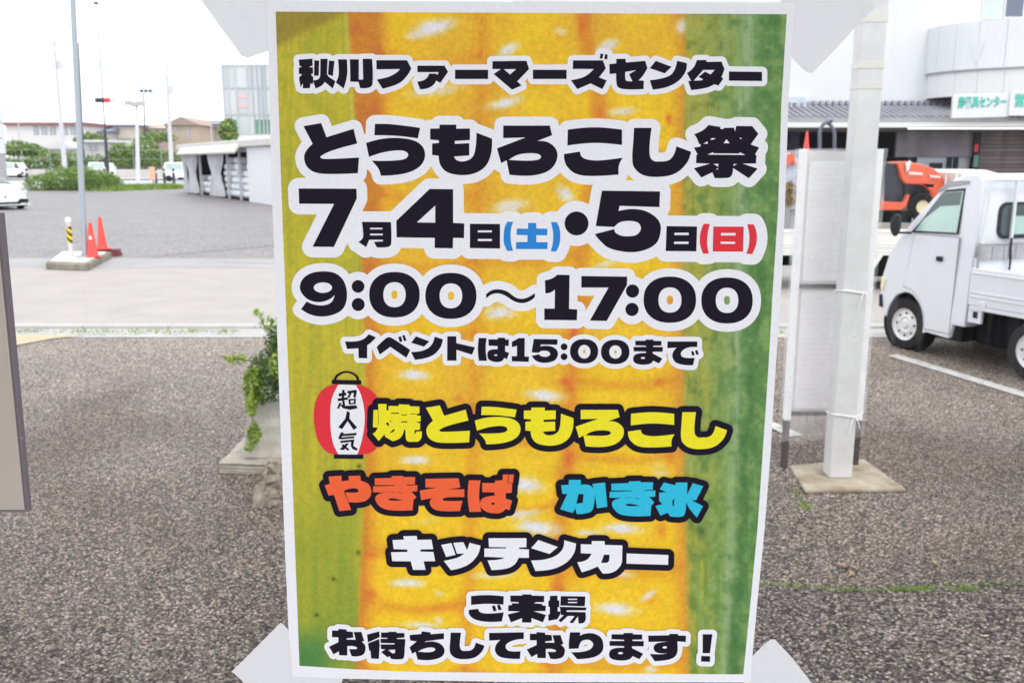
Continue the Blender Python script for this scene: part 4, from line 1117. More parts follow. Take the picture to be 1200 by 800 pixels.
    # load bed
    x1, x2 = -1.0*k-.012, -2.9*k-ext
    MB().box(x2, x1, -W, W, .60, .66).build('bed_floor', paint, t)
    for s in (1, -1):
        g = MB().box(x2, x1, s*W-.012, s*W+.012, .585, .93).build('side_gate', paint, t, bevel=.006)
        for z in (.66, .70, .88): MB().box(x2+.02, x1-.02, s*(W+.013)-.008, s*(W+.013)+.008, z, z+.016).build('gate_rib', paint, g, bevel=.004)
        for q in range(3):
            xx = x1 + (x2-x1)*(.12+.38*q); MB().box(xx-.03, xx+.03, s*(W+.012)-.012, s*(W+.012)+.012, .575, .63).build('hinge', paint, g, bevel=.003)
        MB().box(x2+.01, x1-.02, s*(W+.001)-.018, s*(W+.001)+.018, .545, .582).build('bed_rail', paint, t, bevel=.004)
    MB().box(x2-.012, x2+.012, -W+.014, W-.014, .585, .93).build('tailgate', paint, t, bevel=.006)
    MB().box(x1-.02, x1, -W+.014, W-.014, .662, 1.02).build('headboard', paint, t)
    gb = MB()
    nb = 9
    for q in range(nb):
        y0 = -W+.03 + (2*W-.06)*q/nb; MB().box(x1-.045, x1-.024, y0+.004, y0+(2*W-.06)/nb-.004, 1.0, 1.13).build('guard_plank', m_grey, t, bevel=.003)
    fr_ = MB()
    fr_.tube([(x1-.03, -W+.03, .66), (x1-.03, -W+.03, 1.15), (x1-.03, W-.03, 1.15), (x1-.03, W-.03, .66)], .014, 8)
    fr_.build('guard_rail', m_grey, t)
    for y0 in (-.28, .28): MB().tube([(x1-.028, y0, 1.16), (x1-.028, y0, 1.74)], .017, 8).build('guard_post', paint, t)
    MB().tube([(x1-.028, -W+.06, 1.15), (x1-.028, -W+.1, 1.74), (x1-.028, W-.1, 1.74), (x1-.028, W-.06, 1.15)], .015, 8).build('guard_arch', paint, t)
    MB().tube([(x1-.05, .30, 1.2), (x1-.06, .31, 1.1), (x1-.055, .29, 1.0), (x1-.06, .30, .9)], .010, 6).build('strap', m_trim, t)
    # side marker bracket, under-bed parts
    for s in (1, -1):
        br = MB().box(x1-.16, x1-.01, s*W-.02, s*W+.01, .42, .56).build('marker_bracket', paint, t, bevel=.004)
        MB().box(x1-.12, x1-.07, s*(W+.011)-.004, s*(W+.011)+.004, .47, .53).build('side_marker', m_trim, br)
        MB().prism([(x1-.98*k, .56), (x1-.90*k, .56), (x1-1.0*k, .36), (x1-1.06*k, .36)], 'y', s*W-.02, s*W).build('mud_bracket', paint, t)
    ch = MB(); ch.box(x2+.1, x1+.2, -.42, -.34, .36, .54); ch.box(x2+.1, x1+.2, .34, .42, .36, .54)
    for q in range(5): xx = x1 + (x2-x1)*(q+.5)/5; ch.box(xx-.03, xx+.03, -.65, .65, .50, .59)
    ch.build('chassis', m_dark, t)
    MB().lathe([(0,-.35),(.11,-.34),(.13,-.3),(.13,.3),(.11,.34),(0,.35)], 16, c=(x1-.45, s*0+.45*(1 if side > 0 else -1), .36), ax='x').build('fuel_tank', m_dark, t, smooth=True)
    MB().box(-1.62*k-ext, x1-.02, -.60, .60, .21, .50).build('shade_undertray', m_dark, t, bevel=.03)  # dark mass under the bed, added wide and low to darken the ground
    for s in (1, -1): MB().box(x2-.03, x2-.012, s*.55-.1, s*.55+.1, .46, .54).build('tail_lamp', m_red, t, bevel=.004)
    for (x, s) in ((0, 1), (0, -1), (-1.95*k-ext, 1), (-1.95*k-ext, -1)): wheel(t, x, s*(W-.075), s)
    return t
thA = math.radians(21); kA = .76
cA = ground(1060, 409); leftA = (-math.cos(thA), -math.sin(thA))
oA = (cA[0] - leftA[0]*.66, cA[1] - leftA[1]*.66)
kei_truck(oA, math.pi/2 + thA, kA, m_paintA, 'white pickup truck parked nearest, seen from its left rear side', +1)
YB = 13.3; kB = 1.17
xb0 = at(905, 285, YB)[0]
extB = .5
oB = (xb0 + 2.9*kB + extB, YB + .7)
kei_truck(oB, 0, kB, m_paintB, 'cream pickup truck behind, carrying the red tractor', -1, extB)

# small tractor standing on the bed of the rear truck
m_tred = mat('tractor_orange_red', (.74, .11, .045), .3, noise=.08, nscale=4, coat=.4)
TYd = 13.75
tz = .66
tcx = at(1020, 270, TYd)[0]
trc = thing('tractor', (tcx, TYd+.1, tz), 0, 'small red farm tractor loaded on the cream truck bed', 'tractor')
def tp(pts): return [(at(x, y, TYd)[0]-tcx, at(x, y, TYd)[1]-tz) for x, y in pts]
MB().prism(tp([(1052,190),(1062,189),(1078,192),(1094,197),(1104,205),(1110,216),(1108,224),(1098,236),(1091,235),(1090,224),(1081,217),(1062,216),(1056,209)]), 'y', -.1, .35).build('hood', m_tred, trc, smooth=True, bevel=.03)
MB().prism(tp([(1062,216),(1081,217),(1090,225),(1091,240),(1060,242)]), 'y', -.07, .32).build('grille', m_trim, trc, bevel=.01)
MB().prism(tp([(1022,196),(1038,190),(1053,192),(1061,214),(1064,246),(1024,246)]), 'y', -.03, .28).build('engine_cover', mat('tractor_grey', (.03,.036,.05), .5, noise=.2), trc, bevel=.03)
MB().prism(tp([(1028,222),(1033,236),(1056,237),(1061,227),(1063,229),(1059,242),(1053,246),(1027,246),(1020,230)]), 'y', -.2, -.1).build('step_frame', m_tred, trc, bevel=.012)
MB().prism(tp([(1060,192),(1065,188),(1067,190),(1064,199),(1061,203)]), 'y', -.14, -.11).build('work_lamp', mat('lamp_chrome', (.7,.7,.72), .2, .5), trc, bevel=.008)
dk = MB(); dk.prism(tp([(1064,201),(1080,202.5),(1080,205.5),(1064,204.5)]), 'y', -.135, -.132); dk.prism(tp([(1088,205),(1101,206),(1101,209),(1089,208)]), 'y', -.135, -.132)
dk.build('hood_decal', mat('pale_decal', (.8,.6,.55), .5), trc)
def twheel(px, py, r_, wd, nm):
    x, z = at(px, py, TYd); ww = thing(nm, (x-tcx, 0, z-tz), 0, None, None); ww.parent = trc
    for s in (-.2, .42):
        MB().lathe([(r_*.5,s-wd),(r_*.9,s-wd),(r_,s-wd*.6),(r_,s+wd*.6),(r_*.9,s+wd),(r_*.5,s+wd)], 22, ax='y').build('tyre', m_tyre, ww, smooth=True)
        MB().lathe([(0,s-wd*.6),(r_*.5,s-wd*.8)], 18, ax='y').build('rim', mat('cream_rim', (.7,.62,.4), .5), ww)
twheel(1076, 242, .2, .06, 'front_wheel'); twheel(1000, 233, .36, .1, 'rear_wheel')
MB().prism(tp([(975,212),(1022,212),(1026,226),(972,226)]), 'y', -.3, .5).build('fender', m_tred, trc, bevel=.03)
MB().prism(tp([(985,197),(990,178),(996,178),(1000,200),(1012,203),(1012,211),(985,211)]), 'y', -.1, .32).build('seat', m_trim, trc, bevel=.02)
x0, z0 = at(1018, 198, TYd); MB().lathe([(.15,-.012),(.165,0),(.15,.012),(.14,0),(.15,-.012)], 20, c=(x0-tcx, .1, z0-tz), ax='x').build('steering_wheel', m_trim, trc, smooth=True)
hoop = [(960, 232), (960, 160)] + [(973.5 - 13.5*math.cos(math.pi*q/8), 157 - 15*math.sin(math.pi*q/8)) for q in range(0, 9)] + [(987, 160), (987, 232)]
hp = tp(hoop); MB().tube([(x, -.12 + (.35 if i > len(hp)/2 else .0) + .0, z) for i, (x, z) in enumerate(hp)], .028, 8).build('roll_bar', mat('roll_bar_grey', (.12,.13,.16), .35, .3), trc, smooth=True)
MB().prism(tp([(918,214),(923,183),(929,178),(936,186),(950,196),(956,216),(956,246),(918,246)]), 'y', 0, .35).build('tiller_cover', mat('pale_tarp', (.42,.46,.52), .6, noise=.3, nscale=5, bump=.6, bscale=9), trc, bevel=.03)
MB().prism(tp([(919,196),(924,181),(930,179),(935,190),(936,196),(930,190),(925,194)]), 'y', -.05, .0).build('tiller_arm', m_tred, trc, bevel=.01)
foliage('straw', leaf_mat('straw', (.25,.16,.07), (.45,.33,.16), (.1,.07,.04), .1), trc, [(at(926,228,TYd)[0]-tcx, -.06, at(926,228,TYd)[1]-tz, .16, .08, .2), (at(1085,246,TYd)[0]-tcx, -.1, .02, .14, .1, .05)], 500, .03, 8)

def cone(x, y, z, hgt, label, group, lean=0):
    t = thing('traffic_cone', (x, y, z), rnd.uniform(0, 1), label, 'traffic cone', group)
    s = hgt/.7
    m_c = mat('cone_red', (.82, .07, .05), .45, noise=.06, nscale=8)
    MB().box(-.145*s, .145*s, -.145*s, .145*s, 0, .03*s).build('base', m_c, t, bevel=.01)
    MB().lathe([(.12*s,.03*s),(.105*s,.06*s),(.035*s,.66*s),(.03*s,.7*s),(0,.7*s)], 22).build('cone_body', m_c, t, smooth=True)
    return t
xq, zq = at(956, 172, 13.9)
cn = cone(xq, 14.35, .66, .9, 'red traffic cone on the truck bed left of the tractor roll bar', 'cones')
cn.scale = (1, 1, 1.0); cn.location.z = zq - .05 - .0; 
# crates the cone stands on
cb = thing('crate', (xq, 14.35, .66), 0, 'dark stacked crate under the cone on the truck bed', 'crate')
MB().box(-.25, .25, -.22, .22, 0, cn.location.z-.66).build('crate_body', m_grey, cb, bevel=.01)
# ratio: cone about 20 px tall
cn.scale = (.33, .33, .33)

# ================================================================== SHOP BUILDING ON THE RIGHT
YS = 24.0
m_wall = mat('white_cladding', (.68, .70, .71), .6, noise=.02, nscale=.7)
m_wall2 = mat('white_bay_panel', (.70, .72, .73), .45, noise=.03, nscale=1)
m_seam = mat('panel_seam', (.38, .39, .4), .7)
shop = thing('shop_building', (0, YS, 0), 0, 'large white shop building with tiled eave and curved bay behind the trucks', 'building')
def sx(px, py, y=YS): return at(px, py, y)
X0 = sx(600, 100)[0]; X1 = sx(1560, 100)[0]; ztile = sx(1000, 126)[1]
MB().box(X0, X1, 0, .3, ztile, 9.5).build('wall', m_wall, shop)
# seams on the wall
for px in (905, 960, 1048, 1075): MB().box(sx(px, 60)[0]-.012, sx(px, 60)[0]+.012, -.004, .0, ztile+.1, 9.4).build('wall_seam', mat('soft_seam', (.70,.72,.74), .7), shop)
# upper windows
def window(px0, px1, zlo, zhi, m, y=-.02):
    xa_, xb_ = sx(px0, 10)[0], sx(px1, 10)[0]
    f = MB().box(xa_-.04, xb_+.04, y-.02, y+.02, zlo-.04, zhi+.04).build('window', mat('window_white_frame', (.7,.7,.7), .4, .3), shop, bevel=.01)
    MB().box(xa_, xb_, y-.03, y-.021, zlo, zhi).build('pane', m, f)
zw = sx(1170, 21)[1]
window(1152, 1172, zw, zw+1.4, mat('pale_window_glass', (.5,.57,.62), .1, spec=.8)); window(1178, 1198, zw+.02, zw+1.4, mat('navy_window_glass', (.10,.12,.17), .1, spec=.8))
window(1206, 1226, zw, zw+1.4, MATS['navy_window_glass'])
# curved bay: two tiers of panels
bx = sx(1262, 60)[0]; R1 = bx - sx(1086, 60)[0]; byc = 0.0
zt1 = sx(1087, 34)[1]; zm1 = sx(1083, 88)[1]; zb1 = sx(1087, 116)[1]
def tier(r, z0, z1, n, name, m, a0=180, a1=360, gap=.0018):
    for q in range(n):
        a, b = math.radians(a0+(a1-a0)*q/n)+gap, math.radians(a0+(a1-a0)*(q+1)/n)-gap
        A1 = [(bx+r*math.cos(t), byc+r*.62*math.sin(t)) for t in (a, (a*2+b)/3, (a+2*b)/3, b)]
        A2 = [(bx+(r-.15)*math.cos(t), byc+(r-.15)*.62*math.sin(t)) for t in (b, a)]
        MB().prism(A1 + A2, 'z', z0, z1).build(name, m, shop)
tier(R1, zm1+.02, zt1, 16, 'bay_panel', m_wall2)
tier(R1-.08, zb1, zm1-.02, 16, 'bay_lower_panel', mat('bay_ivory_panel', (.74,.75,.73), .5, noise=.02))
tier(R1-.2, zb1+.02, zt1-.04, 1, 'bay_core', m_seam, gap=0) if False else None
cap = [(bx+(R1-.02)*math.cos(math.radians(180+6*q)), byc+(R1-.02)*.62*math.sin(math.radians(180+6*q))) for q in range(31)]
MB().prism(cap, 'z', zm1-.018, zm1+.018).build('bay_ledge', m_seam, shop)
cap2 = [(bx+(R1-.12)*math.cos(math.radians(180+6*q)), byc+(R1-.12)*.62*math.sin(math.radians(180+6*q))) for q in range(31)]
MB().prism(cap2, 'z', zt1-.08, zt1-.03).build('bay_roof', m_wall2, shop)
MB().prism(cap2, 'z', zb1-.03, zb1-.005).build('bay_soffit', mat('dark_soffit', (.03,.03,.035), .8), shop)
# pennant shapes on the bay
for ang in (213, 236):
    a = math.radians(ang)
    def bp(t, z): return (bx+(R1+.012)*math.cos(t), byc+(R1+.012)*.62*math.sin(t), z)
    w2 = .06; MB().add([bp(a-w2, zm1+.62), bp(a+w2, zm1+.62), bp(a+.012, zm1+.12)], [(0,1,2)]).build('bay_relief', mat('relief_grey', (.66,.68,.70), .5), shop)
# tiled eave
m_tile = mat('roof_tile', (.30,.29,.33), .55, noise=.15, nscale=2); ze = sx(1000, 140, YS-1.6)[1]; zg = sx(1000, 150, YS-1.6)[1]
MB().prism([(0, ztile+.02), (-1.6, ze+.03), (-1.6, ze-.03), (0, ztile-.08)], 'x', X0, X1).build('eave_roof', m_tile, shop)
tl = MB(); x = X0
while x < X1:
    tl.tube([(x, -.02, ztile+.05), (x, -1.58, ze+.05)], .045, 6); x += .17
tl.build('roof_tiles', m_tile, shop, kind='stuff')
rd = MB(); x = X0
while x < X1:
    rd.lathe([(0,-.05),(.09,-.04),(.09,.04),(0,.05)], 8, c=(x, -.06, ztile+.08), ax='x'); x += .17
rd.build('ridge_tiles', mat('ridge_tile', (.26,.25,.30), .55), shop, kind='stuff')
MB().box(X0, X1, -1.72, -1.6, zg, ze-.035).build('gutter', mat('gutter_white', (.75,.75,.73), .4), shop, bevel=.02)
MB().box(X0, X1, -1.735, -1.722, ze-.06, ze-.035).build('gutter_lip', mat('green_patina', (.36,.42,.33), .5), shop)
MB().box(X0, X1, -1.58, 2, zg-.06, zg-.03).build('soffit', mat('brown_soffit', (.12,.10,.10), .8), shop)
# ground floor behind the eave (0.5 m behind the gutter line)
GF = -.3
def gf(name, px0, px1, py0, py1, m, y=GF, d=.1, parent=None):
    (a, zt_), (b, zb_) = sx(px0, py0, YS+y), sx(px1, py1, YS+y)
    return MB().box(a, b, y, y+d, min(zt_, zb_), max(zt_, zb_)).build(name, m, parent or shop)
MB().box(X0, X0+.3, -.3, 8, 0, 9.4).build('end_wall', m_wall, shop)
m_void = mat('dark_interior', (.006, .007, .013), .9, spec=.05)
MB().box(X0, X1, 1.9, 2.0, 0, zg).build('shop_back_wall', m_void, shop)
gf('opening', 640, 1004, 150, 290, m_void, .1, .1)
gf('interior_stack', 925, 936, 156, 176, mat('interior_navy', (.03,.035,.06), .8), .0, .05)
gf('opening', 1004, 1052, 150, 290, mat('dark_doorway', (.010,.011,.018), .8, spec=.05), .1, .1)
gf('soffit_board', 900, 1052, 150, 155, mat('soffit_brown', (.22,.18,.15), .8), -.1, .08)
m_cgrey = mat('fair_faced_concrete', (.29,.27,.30), .85, nscale=2.5, col2=(.19,.175,.19), bump=.2)
gf('concrete_lintel', 1052, 1145, 152, 184, m_cgrey)
gf('lower_wall', 1075, 1145, 184, 270, mat('pale_grey_metal', (.46,.49,.54), .5), GF+.12)
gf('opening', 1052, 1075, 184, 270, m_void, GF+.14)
gf('dark_window', 1090, 1104, 191, 201, m_trim, GF+.08, .03)
for (a, b) in ((1111, 1114.5), (1119, 1122), (1138, 1141)): gf('door_frame', a, b, 184, 203, m_trim, GF+.06, .05)
gf('downpipe', 1143, 1146, 156, 205, m_trim, GF-.12, .06)
gf('red_marker', 1142.5, 1146, 169, 178, mat('red_marker', (.7,.03,.05), .5), GF-.16, .03)
gf('green_marker', 1142, 1146, 182, 196, mat('green_marker', (.12,.28,.22), .5), GF-.16, .03)
# brown horizontal cladding boards
m_clad = [mat('brown_cladding_a', (.22,.18,.175), .8, nscale=9, col2=(.15,.125,.125), stretch=(.2,1,3)), mat('brown_cladding_b', (.25,.205,.20), .8, nscale=9, col2=(.17,.14,.14), stretch=(.2,1,3)), mat('brown_cladding_c', (.19,.155,.155), .8, nscale=9, col2=(.13,.11,.115), stretch=(.2,1,3))]
zc0 = 0; xc0 = sx(1147, 170, YS+GF)[0]; zc = zg-.06; q = 0
while zc > .1:
    MB().box(xc0, X1, GF-.02, GF+.08, zc-.095, zc-.008).build('cladding_board', m_clad[rnd.randrange(3)], shop); zc -= .1; q += 1
MB().box(xc0+.01, X1, GF+.085, GF+.12, 0, zg-.05).build('cladding_backing', m_dark, shop)
# signs
m_sign = mat('sign_white', (.70,.71,.73), .4); m_green = mat('sign_green', (.08,.48,.38), .5); m_pale = mat('sign_pale_blue', (.55,.66,.72), .5)
SYg = 21.7
def signb(name, px0, px1, py0, py1, body, tpx0, tpx1, tpy0, tpy1, ink, label, tilt=0, yy=SYg):
    (a, zt_), (b, zb_) = at(px0, py0, yy), at(px1, py1, yy)
    s = thing(name, (a, yy, zb_), 0, label, 'sign')
    MB().box(0, b-a, 0, .08, 0, zt_-zb_).build('panel', m_sign, s, bevel=.01)
    (ta, tzt), (tb, tzb) = at(tpx0, tpy0, yy), at(tpx1, tpy1, yy)
    text_mesh('lettering', body, ink, s, (ta-a, -.012, tzb-zb_+.06), (tzt-tzb)*1.06, width=tb-ta, bold=.012)
    return s
s1 = signb('shop_sign', 1118, 1181, 111, 139, '農機具センター', 1123, 1179, 116, 129, m_green, 'white roof sign lettered in green katakana and kanji'); s1.rotation_euler = (0, math.radians(-1.5), 0)
s2 = signb('shop_sign', 1183.5, 1262, 106, 136, '営業所', 1188, 1225, 112, 127, m_green, 'white roof sign cut by the right edge of the picture'); s2.location.y -= .06
signb('wall_sign', 922, 948, 112, 131, '売場', 925, 944, 115, 128, m_pale, 'small white sign with pale blue letters on the shop wall', yy=YS-.12)

# ================================================================== TRAFFIC ISLAND, LAMP POLE, CONES
isl = thing('traffic_island', (0, 0, 0), 0, 'low concrete kerbed island around the foot of the grey pole', 'island')
c0, c1, c2, c3 = ground(54, 316), ground(103, 318), ground(131, 303), ground(72, 302)
def shrink(p, k):
    cx = sum(q[0] for q in p)/4; cy = sum(q[1] for q in p)/4
    return [(cx+(x-cx)*k, cy+(y-cy)*k) for x, y in p]
base = [c0, c1, c2, c3]
MB().prism(base, 'z', 0, .13).build('kerb', m_concd, isl, bevel=.02)
MB().prism(shrink(base, .86), 'z', .131, .15).build('top_slab', mat('island_concrete', (.66,.65,.60), .85, noise=.08, nscale=3), isl, bevel=.005)
lx0, ly0 = ground(99.5, 301, .15)
dx_top = at(85.3, 0, ly0)[0] - lx0; zt0 = at(85.3, 0, ly0)[1]
lean = dx_top / (zt0 - .15)
lamp = thing('steel_pole', (lx0, ly0, .15), 0, 'tall grey steel pole standing on the island by the red cones', 'pole')
Hh = 8.5
MB().tube([(0,0,0),(lean*Hh*.5,0,Hh*.5),(lean*Hh,0,Hh)], .056, 16, .04).build('shaft', mat('galvanised_grey', (.38,.42,.46), .5, .25, noise=.05), lamp, smooth=True)
MB().lathe([(.17,0),(.17,.02),(.1,.03)], 14).build('base_plate', mat('galvanised_grey', (.38,.42,.46)), lamp)
arm = MB().tube([(lean*Hh,0,Hh-.1),(lean*Hh+.6,0,Hh+.15),(lean*Hh+1.3,0,Hh+.2)], .035, 8).build('lamp_arm', MATS['galvanised_grey'], lamp)
MB().box(lean*Hh+1.2, lean*Hh+1.8, -.12, .12, Hh+.14, Hh+.26).build('lamp_head', MATS['galvanised_grey'], arm, bevel=.03)
bx_, by_ = ground(84, 302, .15)

bol = thing('bollard', (bx_, by_, .15), 0, 'slim white capped bollard with yellow and black stripes on the island', 'bollard')
MB().lathe([(.04,0),(.04,.66),(0,.66)], 16).build('post', mat('bollard_grey', (.62,.6,.58), .5), bol, smooth=True)
MB().lathe([(.09,0),(.09,.02),(.06,.03)], 16).build('foot', mat('bollard_grey', (0,0,0)), bol)
MB().lathe([(.0,.75),(.04,.74),(.056,.70),(.05,.661),(0,.661)], 16).build('cap', mat('cap_white', (.82,.82,.82), .5), bol, smooth=True)
def stripes():
    m = bpy.data.materials.new('hazard_stripes'); m.use_nodes = True; t = m.node_tree; N = t.nodes; L = t.links
    b = N['Principled BSDF']; g = N.new('ShaderNodeTexCoord'); s = N.new('ShaderNodeSeparateXYZ'); L.new(g.outputs['Object'], s.inputs[0])
    a = N.new('ShaderNodeMath'); a.operation = 'MULTIPLY_ADD'; a.inputs[1].default_value = 1.1; L.new(s.outputs[0], a.inputs[0]); L.new(s.outputs[2], a.inputs[2])
    f = N.new('ShaderNodeMath'); f.operation = 'MULTIPLY'; f.inputs[1].default_value = 8; L.new(a.outputs[0], f.inputs[0])
    fr_ = N.new('ShaderNodeMath'); fr_.operation = 'FRACT'; L.new(f.outputs[0], fr_.inputs[0])
    c_ = N.new('ShaderNodeMath'); c_.operation = 'GREATER_THAN'; c_.inputs[1].default_value = .5; L.new(fr_.outputs[0], c_.inputs[0])
    m_ = N.new('ShaderNodeMix'); m_.data_type = 'RGBA'; m_.inputs[6].default_value = (.85,.6,.01,1); m_.inputs[7].default_value = (.02,.02,.02,1); L.new(c_.outputs[0], m_.inputs[0]); L.new(m_.outputs[2], b.inputs['Base Color']); return m
MB().lathe([(.045,.28),(.045,.58)], 16).build('stripe_band', stripes(), bol, smooth=True)
x1_, y1_ = ground(109, 301, .15); x2_, y2_ = ground(120, 292, .14)
cA1 = cone(x1_, y1_, .15, .64, 'red traffic cone on the island with a white patch', 'cones')
MB().add([(-.07,-.066,.34),(-.02,-.075,.33),(-.02,-.068,.39),(-.06,-.062,.40)], [(0,1,2,3)]).build('patch', mat('cap_white', (0,0,0)), cA1)
cA2 = cone(x2_, y2_, .14, .66, 'taller red traffic cone set on a dark red block beside the island', 'cones')
blk = thing('rubber_block', (x2_+.08, y2_, 0), .2, 'dark red weathered rubber block under the taller cone', 'block')
rough_block('block_body', -.45, .28, -.16, .16, 0, .135, mat('dark_red_rubber', (.25,.05,.05), .8, nscale=9, col2=(.07,.03,.03)), blk, .1, 7, .01, 4)

# ================================================================== WHITE CAR (cropped by the left edge)
m_car = mat('car_white', (.84,.84,.85), .22, coat=.8)
gx_, gy_ = ground(6, 246)
car = thing('parked_car', (gx_+.05, gy_+.05, 0), math.radians(48), 'white car facing the camera at the left edge of the car park', 'car')
ST = [(0,.62,.42,.50),(.06,.78,.5,.62),(.2,.87,.58,.72),(.5,.93,.66,.82),(1.0,.95,.76,.93),(1.35,.95,.84,1.0),(1.9,.93,.9,1.28),(2.4,.92,.92,1.42),(3.0,.92,.92,1.44),(3.6,.92,.93,1.36),(4.2,.9,.92,1.15),(4.6,.84,.85,.98),(4.7,.75,.6,.75)]
def sec(y, w_, hb, ht):
    h = [(w_*.96,.2),(w_,.34),(w_*1.0,hb*.8),(w_*.97,hb),(w_*.80,hb+(ht-hb)*.72),(w_*.55,hb+(ht-hb)*.97),(0,ht+.015)]
    return [(x, y, z) for x, z in h] + [(-x, y, z) for x, z in reversed(h[:-1])]
vs = []; fs = []; g1 = []; m_s = 13
for s in ST: vs += sec(*s)
for j in range(len(ST)-1):
    for i in range(m_s-1):
        (g1 if (j in (5, 6) and 3 <= i <= 8) or (6 <= j <= 9 and i in (3, 8)) else fs).append((j*m_s+i, j*m_s+i+1, (j+1)*m_s+i+1, (j+1)*m_s+i))
fs.append(tuple(range(m_s))); fs.append(tuple((len(ST)-1)*m_s+i for i in range(m_s)))
bo = MB().add(vs, fs).build('body', m_car, car, smooth=True)
MB().add([(v[0], v[1], v[2]) for v in vs], g1).build('glazing', m_glassd, car, smooth=True)
for s in (1, -1):
    MB().prism([(s*.40,.26),(s*.82,.28),(s*.86,.40),(s*.62,.44),(s*.52,.42)], 'y', -.03, .24).build('air_intake', m_trim, car)
    MB().prism([(s*.55,.60),(s*.86,.66),(s*.88,.74),(s*.62,.66)], 'y', .10, .3).build('headlight', mat('clear_lens', (.72,.74,.78), .1), car)
    for y in (.85, 3.75):
        w_ = MB().lathe([(0,s*-.02),(.2,s*0.0),(.22,s*-.02),(.33,s*-.02),(.335,s*-.1),(.335,s*-.2)], 24, c=(s*.94, y, .335), ax='x').build('wheel', m_tyre, car, smooth=True)
MB().prism([(-.55,.22),(.55,.22),(.5,.30),(-.5,.30)], 'y', -.02, .1).build('lower_grille', m_trim, car)
em = MB().prism([(-.075,.56),(.075,.56),(.06,.535),(.02,.53),(0,.42),(-.02,.53),(-.06,.535)], 'y', -.006, .06); em.build('emblem', m_trim, car)
MB().box(-.93, .93, -.05, .3, .17, .21).build('front_lip', m_car, car, bevel=.01)
MB().box(-.85, .85, .15, 4.5, .12, .24).build('underside', m_dark, car)

# ================================================================== STREET BEYOND, LEFT
m_green1 = leaf_mat('hedge_leaf', (.08,.16,.04), (.26,.38,.09), (.36,.34,.08), .2)
m_green2 = leaf_mat('azalea_leaf', (.07,.17,.03), (.24,.38,.06), (.50,.40,.08), .2)
hx, hy = ground(72, 224)
hdg = thing('azalea_hedge', (hx, hy+2, 0), 0, 'long rounded green shrub bed with reddish tips behind the white car', 'shrub')
W_ = 3.1
foliage('foliage', m_green2, hdg, [(-2.2,0,.45,1.3,1.2,.7),(-.9,0,.7,1.3,1.4,.95),(.5,-.2,.75,1.3,1.3,.95),(1.6,0,.6,1.4,1.2,.85),(2.3,0,.4,1.0,1.0,.7)], 15000, .065, 11, 0)
m_pale = mat('pale_house_wall', (.62,.61,.58), .8, noise=.05)
street = sheet('street', [(-140, 70), (0, 66), (0, 98), (-140, 98)], .004, mat('street_asphalt', (.44,.44,.46), .85, noise=.08, nscale=.2))
sheet('pavement', [(-140, 98.01), (-2, 98.01), (-2, 104), (-140, 104)], .12, mat('pavement_concrete', (.62,.60,.58), .85, noise=.06, nscale=.3))
def obox(name, px0, px1, ptop, pbot, y, d, m, parent, x_off=0):
    a, zt_ = at(px0, ptop, y); b, zb_ = at(px1, pbot, y)
    return MB().box(a - parent.location.x, b - parent.location.x, y - parent.location.y, y - parent.location.y + d, max(zb_, 0) - parent.location.z, zt_ - parent.location.z).build(name, m, parent)
rw = thing('retaining_wall', (0, 104, 0), 0, 'low pale retaining wall below the vine covered fence', 'wall')
MB().box(-75, -1, 0, .5, 0, 1.1).build('wall_body', mat('old_wall', (.5,.49,.46), .9, noise=.12, nscale=.5), rw)
vf = thing('vine_fence', (0, 106, 1.1), 0, 'long fence overgrown with green vines across the street', 'fence')
bl = []; r = random.Random(4)
x = at(-30, 180, 106)[0]
while x < at(216, 180, 106)[0]:
    hgt = 1.7 + r.uniform(-.4, .7); bl.append((x, 0, hgt*.5-.3, 1.6, .8, hgt*.62)); x += 1.4
foliage('vines', m_green1, vf, bl, 9000, .16, 13)
xf0, xf1 = at(-40, 180, 105)[0], at(216, 180, 105)[0]; x = xf0; mf = MB()
m_mesh = mat('fence_steel', (.3,.34,.33), .5, .4)
while x < xf1: MB().box(x-.04, x+.04, -1, -.92, 0, 2.2).build('fence_post', m_mesh, vf); x += 3.2
for z in (.2, 1.1, 2.15): MB().box(xf0, xf1, -.98, -.95, z, z+.04).build('fence_rail', m_mesh, vf)

